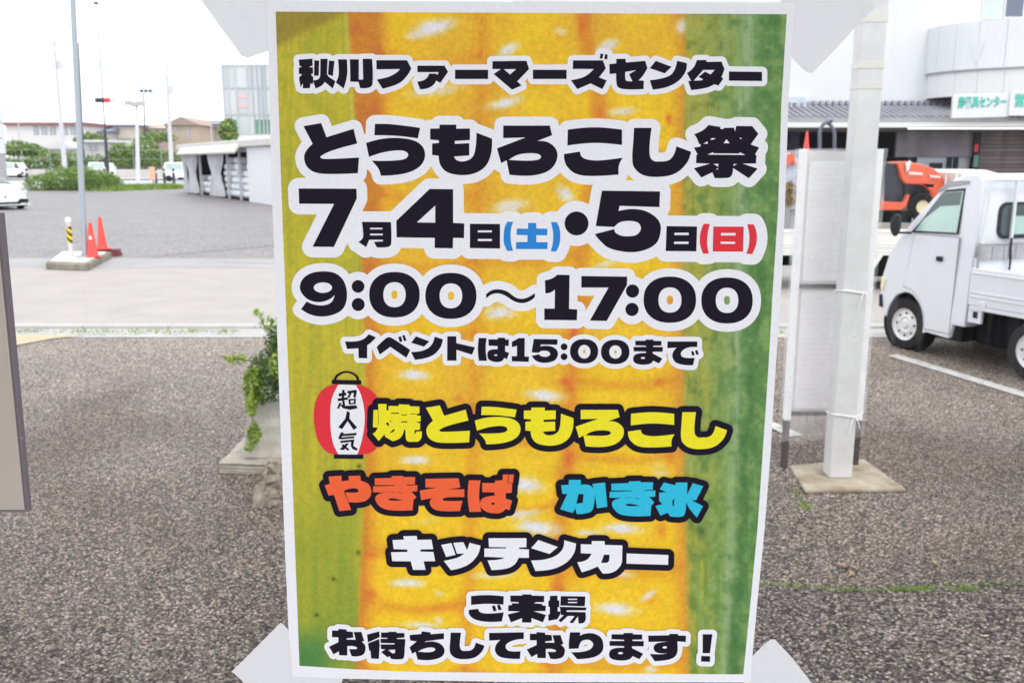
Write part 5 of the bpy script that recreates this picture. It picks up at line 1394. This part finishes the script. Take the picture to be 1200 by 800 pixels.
m_rr = mat('red_brown_roof', (.30,.13,.12), .7, noise=.1, nscale=.5); m_rg = mat('grey_blue_roof', (.22,.25,.32), .7, noise=.1, nscale=.5)
m_wn = mat('far_window', (.36,.40,.45), .2); m_tan = mat('tan_wall', (.50,.40,.31), .85, noise=.06, nscale=.4); m_crm = mat('cream_wall', (.62,.58,.48), .85, noise=.04)
m_pnk = mat('pinkish_wall', (.48,.36,.33), .85, noise=.06)
def house(px0, px1, ptop, pbot, y, wall, roof, label, kind='flat', rh=3, wins=(), cat='house', dep=12, over=.4):
    a, zt_ = at(px0, ptop, y); b, _ = at(px1, ptop, y)
    t = thing('house' if cat == 'house' else 'building', ((a+b)/2, y, 0), 0, label, cat); hw_ = (b-a)/2
    zr = at(px0, ptop+rh, y)[1]
    MB().box(-hw_, hw_, 0, dep, 0, zr).build('wall', wall, t)
    if kind == 'flat': MB().box(-hw_-over, hw_+over, -over, dep+over, zr+.01, zt_).build('roof', roof, t)
    elif kind == 'gable': MB().prism([(-hw_-over, zr+.01), (hw_+over, zr+.01), (0, zt_)], 'y', -over, dep).build('roof', roof, t)
    elif kind == 'gablex':
        MB().prism([(-over, zr+.01), (dep+over, zr+.01), (dep/2, zt_)], 'x', -hw_-over, hw_+over).build('roof', roof, t)
    for (wa, wb, wt, wbt) in wins:
        xa_, zh = at(wa, wt, y); xb_, zl_ = at(wb, wbt, y)
        f = MB().box(xa_-t.location.x, xb_-t.location.x, -.06, 0, zl_, zh).build('window', m_wn, t)
        MB().box((xa_+xb_)/2-t.location.x-.04, (xa_+xb_)/2-t.location.x+.04, -.09, -.062, zl_, zh).build('mullion', m_pale, f)
    return t
house(6, 98, 143.5, 190, 130, mat('white_far_wall', (.72,.71,.69), .8), m_rr, 'long white hall with thin red roof at far left', 'flat', 3.5, [(39, 46, 148, 158), (48, 56, 148, 158), (58, 66, 148, 158), (73, 80, 148, 158), (82, 89, 148, 158)], 'building')
house(94, 122, 146, 190, 134, m_pale, m_rg, 'grey house with blue slate roof right of the white hall', 'gablex', 9, [(101, 106, 153, 158), (111, 121, 154, 160)])
house(122, 158, 146, 190, 138, m_crm, m_rg, 'cream two storey building behind the black floodlight pole', 'flat', 2, [(127, 138, 150, 153), (126, 154, 162, 163.5)], 'building')
house(158, 176, 144, 190, 142, m_pnk, m_pnk, 'pinkish terraced house behind the white lamp post', 'gablex', 5, [(163, 166, 150, 154), (169, 172, 150, 154)])
house(174, 194, 145.5, 190, 140, m_pnk, m_tan, 'brown terraced house left of the gabled tan house', 'gablex', 5, [(179, 182, 150, 155), (187, 190, 150, 155)])
house(193, 232, 137, 190, 128, m_tan, mat('tan_roof', (.36,.27,.22), .8), 'tan gabled house with small square window', 'gable', 10, [(204, 208, 149, 154), (218, 222, 150, 163)])
house(226, 262, 139, 190, 135, mat('grey_mauve_wall', (.42,.38,.40), .85), m_rg, 'grey mauve house partly behind the glass building', 'gablex', 7, [(236, 240, 148, 153), (244, 248, 148, 153)])
house(98, 128, 164, 195, 112, m_pale, mat('pale_awning', (.7,.7,.7), .6), 'small white shed behind the vine fence', 'flat', 3, [(104, 115, 170, 177)], 'shed', 5)
house(52, 90, 166, 195, 113, mat('white_far_wall', (0,0,0)), mat('pale_awning', (0,0,0)), 'low white greenhouse roof behind the vine fence', 'gable', 9, [], 'greenhouse', 8)
house(140, 160, 170, 200, 108, mat('grey_green', (.35,.38,.36), .8), m_pale, 'small grey hut behind the white lamp post', 'flat', 2, [(146, 153, 176, 188)], 'hut', 4)
# far tree clumps
def clump(px, py, y, rx, rz_, label, n=900, m=m_green1, seed=1):
    x, z = at(px, py, y); t = thing('tree', (x, y, 0), 0, label, 'tree')
    MB().tube([(0,0,0),(0.05,0,z)], .14, 7, .06).build('trunk', m_stem, t)
    foliage('crown', m, t, [(0,0,z,rx,rx*.8,rz_),(rx*.6,0,z-rz_*.3,rx*.6,rx*.6,rz_*.7),(-rx*.6,0,z-rz_*.2,rx*.6,rx*.6,rz_*.7)], n, .22, seed)
clump(20, 174, 108, 1.6, 1.0, 'bushy green tree in front of the white hall at far left', 800, seed=2)
clump(38, 176, 109, 1.5, .8, 'second bushy tree in front of the white hall', 700, seed=3)
clump(104, 163, 120, 1.7, .8, 'dark green tree beside the blue roofed house', 800, seed=4)
clump(118, 165, 121, 1.3, .6, 'small dark tree behind the floodlight pole', 500, seed=14)
clump(170, 178, 107, 1.9, 1.9, 'round green tree right of the white lamp post', 1400, seed=5)
clump(184, 160, 125, 2.2, .8, 'green tree between the brown houses', 700, seed=6)
clump(140, 180, 107, 1.2, 1.3, 'green bush left of the white lamp post', 700, seed=7)

# poles
m_pw = mat('pole_white', (.62,.63,.65), .6); m_pk = mat('pole_black', (.03,.035,.05), .5); m_pc = mat('pole_concrete', (.55,.56,.58), .8)
def pole(px0, py0, px1, py1, y, r0, r1, m, label, name='utility_pole', cat='pole', extra=None, group=None):
    x0_, z0_ = at(px1, py1, y); xt_, zt_ = at(px0, py0, y)
    t = thing(name, (x0_, y, 0), 0, label, cat, group)
    MB().tube([(0,0,0),(xt_-x0_,0,zt_)], r0, 10, r1).build('shaft', m, t, smooth=True)
    if extra: extra(t, xt_-x0_, zt_)
    return t
def cross(t, x, z):
    for dz in (.5, 1.3): MB().box(x-.9, x+.9, -.06, .06, z-dz-.05, z-dz+.05).build('crossarm', m_pc, t)
    MB().lathe([(0,-.4),(.22,-.38),(.22,.38),(0,.4)], 10, c=(x+.35,0,z-2.4)).build('transformer', m_pc, t)
def flood(t, x, z):
    zf = at(120, 118, 84)[1]; fx = x*zf/z
    for dx_, m in ((-.42, m_pk), (-.1, m_pk), (.45, m_red), (.95, m_pale)):
        MB().box(fx+dx_-.22, fx+dx_+.22, -.25, .1, zf-.18, zf+.22).build('floodlight', m, t, bevel=.04)
    MB().box(-.18, .1, -.2, .1, 1.5, 2.2).build('control_box', m_pk, t, bevel=.02)
    MB().tube([(0,0,0),(x*.3,0,z*.3)], .17, 10, .13).build('lower_shaft', m_pk, t)
    MB().box(x-.2, x+.15, -.15, .1, z-.1, z+.1).build('top_lamp', m_pk, t)
pole(113, 4, 127, 213, 84, .07, .035, m_pk, 'black pole with floodlights and one red lamp right of the shrub bed', 'floodlight_pole', 'pole', flood)
def whead(t, x, z):
    for dx_ in (-.65, -.15, .45): MB().box(x+dx_-.3, x+dx_+.3, -.3, .1, z-.16+abs(dx_)*.2, z+.2+abs(dx_)*.2).build('lamp_head', mat('lamp_taupe', (.45,.44,.42), .5), t, bevel=.04)
pole(160, 123, 162, 216, 79, .20, .12, m_pw, 'white lamp post with three taupe lamp heads on the street', 'street_lamp', 'street lamp', whead)
pole(63, 46, 76, 198, 92, .26, .12, m_pc, 'pale concrete utility pole behind the shrub bed', extra=cross)
pole(195, 76, 201, 200, 92, .24, .12, m_pc, 'pale concrete utility pole left of the tented shed', extra=cross)
pole(92, 50, 98, 196, 110, .09, .06, m_pk, 'thin dark pole just right of the grey steel pole')
pole(20, 112, 23, 192, 112, .08, .05, m_pc, 'thin pale pole with small lamp in front of the white hall', 'street_lamp', 'street lamp')
pole(168, 100, 170, 193, 108, .11, .06, m_pk, 'thin dark pole holding the pale traffic signal')
pole(245, 98, 247, 160, 126, .08, .05, m_pc, 'thin distant pole left of the glass building')
tx_, tz_ = at(170, 107, 108)
sg = thing('traffic_signal', (tx_, 107.7, tz_), 0, 'pale green horizontal traffic signal on the thin dark pole', 'traffic signal')
MB().box(-.6, 1.1, -.1, .1, -.22, .22).build('housing', mat('signal_green', (.45,.6,.6), .5), sg, bevel=.05)
for q in range(3): MB().lathe([(0,-.13),(.15,-.12),(.15,-.1)], 12, c=(-.25+q*.5,0,0), ax='y').build('lens', m_trim, sg)
# overhead wires
wr = thing('overhead_wire', (0, 0, 0), 0, 'thin overhead wires crossing the white sky at left', 'wires'); m_wire = mat('wire', (.35,.36,.38), .7)
for (a, b) in (((-20, 30, 95), (63, 47, 92)), ((63, 50, 92), (195, 80, 92)), ((-20, 52, 95), (63, 62, 92)), ((63, 60, 92), (330, 110, 96)), ((195, 84, 92), (330, 96, 96)), ((-20, 118, 110), (210, 124, 112)), ((130, 128, 108), (250, 118, 110))):
    A_ = P3(*a); B_ = P3(*b); MB().tube([A_ + (B_-A_)*t - Vector((0,0,1.2*t*(1-t)*2)) for t in (0,.2,.4,.6,.8,1)], .014, 4).build('wire', m_wire, wr)
# left sign tower
ls = thing('sign_tower', (*at(2, 180, 95)[:1], 95, 0), 0, 'tall pale panel sign cropped at the far left edge', 'sign')
xa_, zt_ = at(-30, 125, 95); xb_, zb_ = at(5.5, 181, 95)
for q in range(3):
    z0_ = zb_+(zt_-zb_)*q/3; MB().box(xa_-ls.location.x, xb_-ls.location.x, 0, .3, z0_+.08, z0_+(zt_-zb_)/3-.04).build('panel', mat('tower_panel', (.58,.62,.68), .5), ls)
MB().box(xa_+.5-ls.location.x, xb_-.1-ls.location.x, .05, .25, 0, zt_).build('frame', m_grey, ls)
# bollards along the street
for px, lab in ((31, 'dark street bollard above the white car'), (182, 'dark bollard right of the white lamp post'), (192, 'dark bollard in front of the white van'), (122, 'dark bollard at the floodlight pole'), (203, 'dark bollard nearest the tented shed')):
    x, _ = at(px, 200, 82); b_ = thing('street_bollard', (x, 82, 0), 0, lab, 'bollard', 'bollards along the street')
    MB().lathe([(.12,0),(.12,1.25),(.09,1.32),(0,1.34)], 12).build('post', m_pk, b_, smooth=True)
    MB().lathe([(.124,.95),(.124,1.1)], 12).build('band', m_pale, b_)
sgn = thing('orange_sign', (at(178, 200, 81)[0], 81, 0), 0, 'small orange roadside sign between lamp post and bollards', 'sign')
MB().box(-.25, .25, 0, .05, .35, 1.5).build('panel', mat('orange_panel', (.75,.42,.25), .6), sgn); MB().box(-.03, .03, .051, .1, 0, 1.5).build('leg', m_pk, sgn)
def van(px, y, label, s=1):
    t = thing('parked_van', (at(px, 200, y)[0], y, 0), 0, label, 'van')
    MB().prism([(-1.5,.4),(1.5,.4),(1.55,1.0),(1.2,1.15),(.8,1.85),(-1.3,1.9),(-1.55,1.2)], 'y', 0, 1.6).build('body', m_car, t, bevel=.06)
    MB().prism([(.55,1.2),(1.1,1.2),(.78,1.75),(.5,1.75)], 'y', -.02, -.001).build('window', m_glassd, t)
    MB().prism([(-1.2,1.2),(.4,1.2),(.35,1.75),(-1.1,1.75)], 'y', -.02, -.001).build('window', m_glassg, t)
    for x in (-1, 1): MB().lathe([(0,-.05),(.3,-.04),(.3,.15)], 16, c=(x,0,.32), ax='y').build('wheel', m_tyre, t)
    MB().box(1.2, 1.5, -.03, -.001, .55, .8).build('bumper', m_trim, t)
    return t
van(209, 90, 'white van parked on the street left of the tented shed'); van(222, 97, 'second white van mostly hidden behind the tented shed')
van(118, 103.5, 'white van beside the small white shed'); van(12, 103, 'pale van at the far left behind the car')

# ================================================================== TENTED SHED AND GLASS BUILDING
SA, SB_ = Vector(ground(219, 226)), Vector(ground(322, 240.5))
SD = (SB_ - SA).normalized(); SLEN = (SB_ - SA).length
m_canv = mat('canvas_beige', (.60,.59,.55), .85, noise=.06, nscale=1.2); m_curt = mat('curtain_grey', (.40,.41,.44), .8, nscale=3, col2=(.72,.72,.72), stretch=(9,9,.2))
shed = thing('storage_shed', (SA.x, SA.y, 0), math.atan2(SD.y, SD.x), 'long open shed with tied grey curtains and beige roof holding white sacks', 'shed')
def on_front(px, py, off=0):
    """place on the shed front, or on a plane off metres inside it: metres along it, height"""
    O_ = SA + Vector((-SD.y, SD.x)) * off
    d = ray(px, py); det = d[0]*(-SD.y) + d[1]*SD.x
    t = (-O_.x*SD.y + O_.y*SD.x)/det; s_ = (Vector((d[0]*t, d[1]*t)) - O_).dot(SD)
    return s_, CAM_H + t*d[2]
def sb(name, px0, px1, z0, z1, m, y0=0, d=.1, **k):
    a = on_front(px0, 200)[0]; b = on_front(px1, 200)[0]; return MB().box(a, b, y0, y0+d, z0, z1).build(name, m, shed, **k)
HR = on_front(300, 163)[1]; HB = on_front(290, 173)[1]
sb('roof', 214, 326, HB+.02, HR, m_canv, -.3, 5.2, bevel=.05)
a = on_front(220, 200)[0]; b = on_front(290, 200)[0]
MB().prism([(-.31, HB+.2), (-.62, HB-.2), (-.58, HB-.28), (-.31, HB+.05)], 'x', a, b).build('awning', m_canv, shed)
sb('side_wall', 291.5, 326, 0, HB, mat('shed_white_wall', (.72,.73,.74), .6, noise=.02), -.05, .1)
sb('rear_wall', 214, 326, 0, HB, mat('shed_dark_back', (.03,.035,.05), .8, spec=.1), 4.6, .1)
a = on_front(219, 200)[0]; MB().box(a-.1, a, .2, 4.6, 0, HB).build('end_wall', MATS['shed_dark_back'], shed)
for px in (219, 234, 248, 266, 280, 291): sb('frame_post', px-.35, px+.35, 0, HB, m_pc, .0, .1)
sb('lintel_beam', 219, 291.5, HB-.2, HB, m_pc, .22, .02)
def curtain(px0, px1, seed, z0=.1):
    a, b = on_front(px0, 200)[0], on_front(px1, 200)[0]; n = 31; rows = 9; vs = []; fs = []
    for j in range(rows):
        t = j/(rows-1); z = HB-.02+(z0-HB)*t; pinch = 1 - .45*math.exp(-((t-.55)/.22)**2)
        for i in range(n):
            u = i/(n-1); x = (a+b)/2 + (u-.5)*(b-a)*pinch; vs.append((x, -.12+.16*math.sin(u*24+seed)*pinch, z))
    for j in range(rows-1):
        for i in range(n-1): fs.append((j*n+i, j*n+i+1, (j+1)*n+i+1, (j+1)*n+i))
    MB().add(vs, fs).build('curtain', m_curt, shed, smooth=True)
curtain(218, 222.5, 1); curtain(223, 232.5, 2); curtain(249, 262, 3)
m_bag = mat('white_sack', (.74,.76,.80), .6, noise=.08, nscale=4, bump=.6, bscale=6)
r = random.Random(9)
ords = ['bottom', 'second', 'third', 'fourth', 'fifth', 'sixth']
cols = [(236, 3, 'first stack of the left bay'), (240, 2, 'low stack of the left bay'), (244.5, 3, 'stack beside the middle curtain, left of it'),
        (264.5, 5, 'first stack right of the middle curtain'), (268.5, 6, 'second stack right of the middle curtain'), (272.5, 4, 'third stack right of the middle curtain'),
        (277, 6, 'tall stack near the bay centre'), (281.5, 3, 'low stack near the right end'), (286, 4, 'last but one stack at the right end'), (290, 5, 'last stack at the white wall')]
def shed_pt(s_, y_): return (SA.x + SD.x*s_ - SD.y*y_, SA.y + SD.y*s_ + SD.x*y_)
for ci, (px, n, where) in enumerate(cols):
    s0 = on_front(px, 215, .15)[0]; x, y = shed_pt(s0, .56); hgt = .34
    p_ = thing('pallet', (x, y, 0), shed.rotation_euler.z, 'dark pallet under the ' + where, 'pallet', 'pallets in the shed')
    for xx in (-.3, 0, .3): MB().box(xx-.06, xx+.06, -.4, .4, 0, .09).build('runner', m_dark, p_)
    MB().box(-.36, .36, -.42, .42, .091, .13).build('deck', m_brn, p_)
    for q in range(n):
        o = thing('feed_sack', (x + r.uniform(-.03,.03), y, .131+q*hgt), shed.rotation_euler.z + r.uniform(-.15,.15), 'plump white sack, %s of the %s' % (ords[q], where), 'sack', 'white sacks stacked in the shed')
        MB().box(-.36, .36, -.4, .4, .0, hgt-.015).build('sack_body', m_bag, o, bevel=.11, smooth=True)
x, y = shed_pt(on_front(238.5, 215)[0], .6)
ylo = thing('pack_stand', (x, y, 0), 0, 'thin dark stand holding the yellow pack', 'stand'); MB().box(-.1,.1,-.08,.08,0,.895).build('stand_body', m_grey, ylo)
bp_ = thing('yellow_pack', (x, y, .896), 0, 'small yellow pack beside the sacks in the left bay', 'pack'); MB().box(-.1,.1,-.08,.08,0,.25).build('pack_body', mat('yellow_pack', (.8,.6,.1), .6), bp_, bevel=.02)
# glass building
YG = 60.0
gb = thing('glass_building', (at(290, 160, YG)[0], YG, 0), 0, 'pale glass fronted building rising behind the tented shed', 'building')
gxo = gb.location.x
zt_ = at(290, 76, YG)[1]; zb_ = at(290, 158, YG)[1]
m_pg = [mat('pale_sky_pane', (.58,.61,.61), .15, spec=.4), mat('pane_b', (.54,.57,.575), .15, spec=.4), mat('pane_c', (.49,.525,.54), .15, spec=.4)]
m_gg = mat('painted_reflection_pane', (.06,.20,.10), .12, nscale=1.2, col2=(.14,.32,.2)); m_mul = mat('mullion_grey', (.38,.41,.46), .5)  # m_gg: green reflections put into the pane colour
pxs = [262.5, 269, 277.5, 291, 297, 303, 308, 312, 322]; rows = [(158, 135), (134, 104), (103, 77)]
for ri, (pb_, pt_) in enumerate(rows):
    for i in range(len(pxs)-1):
        a, b = at(pxs[i], 120, YG)[0]-gxo, at(pxs[i+1], 120, YG)[0]-gxo; z1, z0 = at(290, pt_, YG)[1], at(290, pb_, YG)[1]
        m = m_pg[(i*2+ri) % 3] if not (ri == 0 and i in (1, 4, 5, 6, 7)) else m_gg
        if ri == 0 and i in (1, 4, 5, 6, 7): z1 -= .25
        MB().box(a+.04, b-.04, 0, .03, z0+.03, z1-.03).build('pane', m, gb)
for i, px in enumerate(pxs): xx = at(px, 120, YG)[0]-gxo; MB().box(xx-.05, xx+.05, -.06, .06, zb_, zt_).build('mullion', m_mul if i > 3 else mat('mullion_light', (.5,.52,.55), .5), gb)
for p in (158, 134.5, 103.5, 77): z = at(290, p, YG)[1]; MB().box(at(262, 120, YG)[0]-gxo, at(326, 120, YG)[0]-gxo, -.04, .04, z-.04, z+.04).build('transom', mat('mullion_light', (0,0,0)), gb)
# angled left flank and core
xl_ = at(262.3, 120, YG)[0]-gxo; xr_ = at(326, 120, YG)[0]-gxo
MB().prism([(xl_, .05), (xr_, .05), (xr_, 9), (xl_-.9, 9), (xl_-.6, 2.5)], 'z', 0, zt_+.12).build('core', mat('building_white', (.78,.79,.80), .6), gb)
MB().box(xl_-.1, xr_, -.25, .04, 0, zb_-.06).build('plinth', mat('building_white', (0,0,0)), gb)
for px, py in ((284, 113), (285, 124)): x, z = at(px, py, YG); MB().box(x-gxo-.3, x-gxo+.3, -.02, -.005, z-.12, z+.12).build('red_notice', mat('faded_red_notice', (.75,.45,.45), .6), gb)
# dark round shrubs by the glass building
clump(267, 152, 58.5, .45, .7, 'dark green clipped shrub against the glass building', 500, m_green1, 21)

# fallen petals and leaves on the asphalt
fv = []; ff = []; r = random.Random(31)
for (px, py, n) in ((1000, 668, 5), (1105, 664, 2), (985, 672, 3), (1150, 745, 3), (950, 740, 2), (120, 620, 3), (60, 700, 2), (240, 690, 3), (310, 590, 4)):
    for q in range(n):
        gx0, gy0 = ground(px + r.uniform(-16, 16), py + r.uniform(-5, 5)); a = r.uniform(0, 6.28); l = r.uniform(.007, .016); k_ = len(fv)
        for (u, v, z) in ((-l, 0, .012), (0, -l*.5, .016), (l, 0, .02), (0, l*.5, .016)):
            fv.append((gx0 + u*math.cos(a) - v*math.sin(a), gy0 + u*math.sin(a) + v*math.cos(a), z))
        ff.append((k_, k_+1, k_+2, k_+3))
tag(MB().add(fv, ff).build('fallen_leaves', leaf_mat('dry_leaf', (.35,.14,.08), (.45,.30,.14), (.5,.42,.3), .1)), 'scattered tiny reddish leaves lying on the near asphalt', 'leaves', kind='stuff')
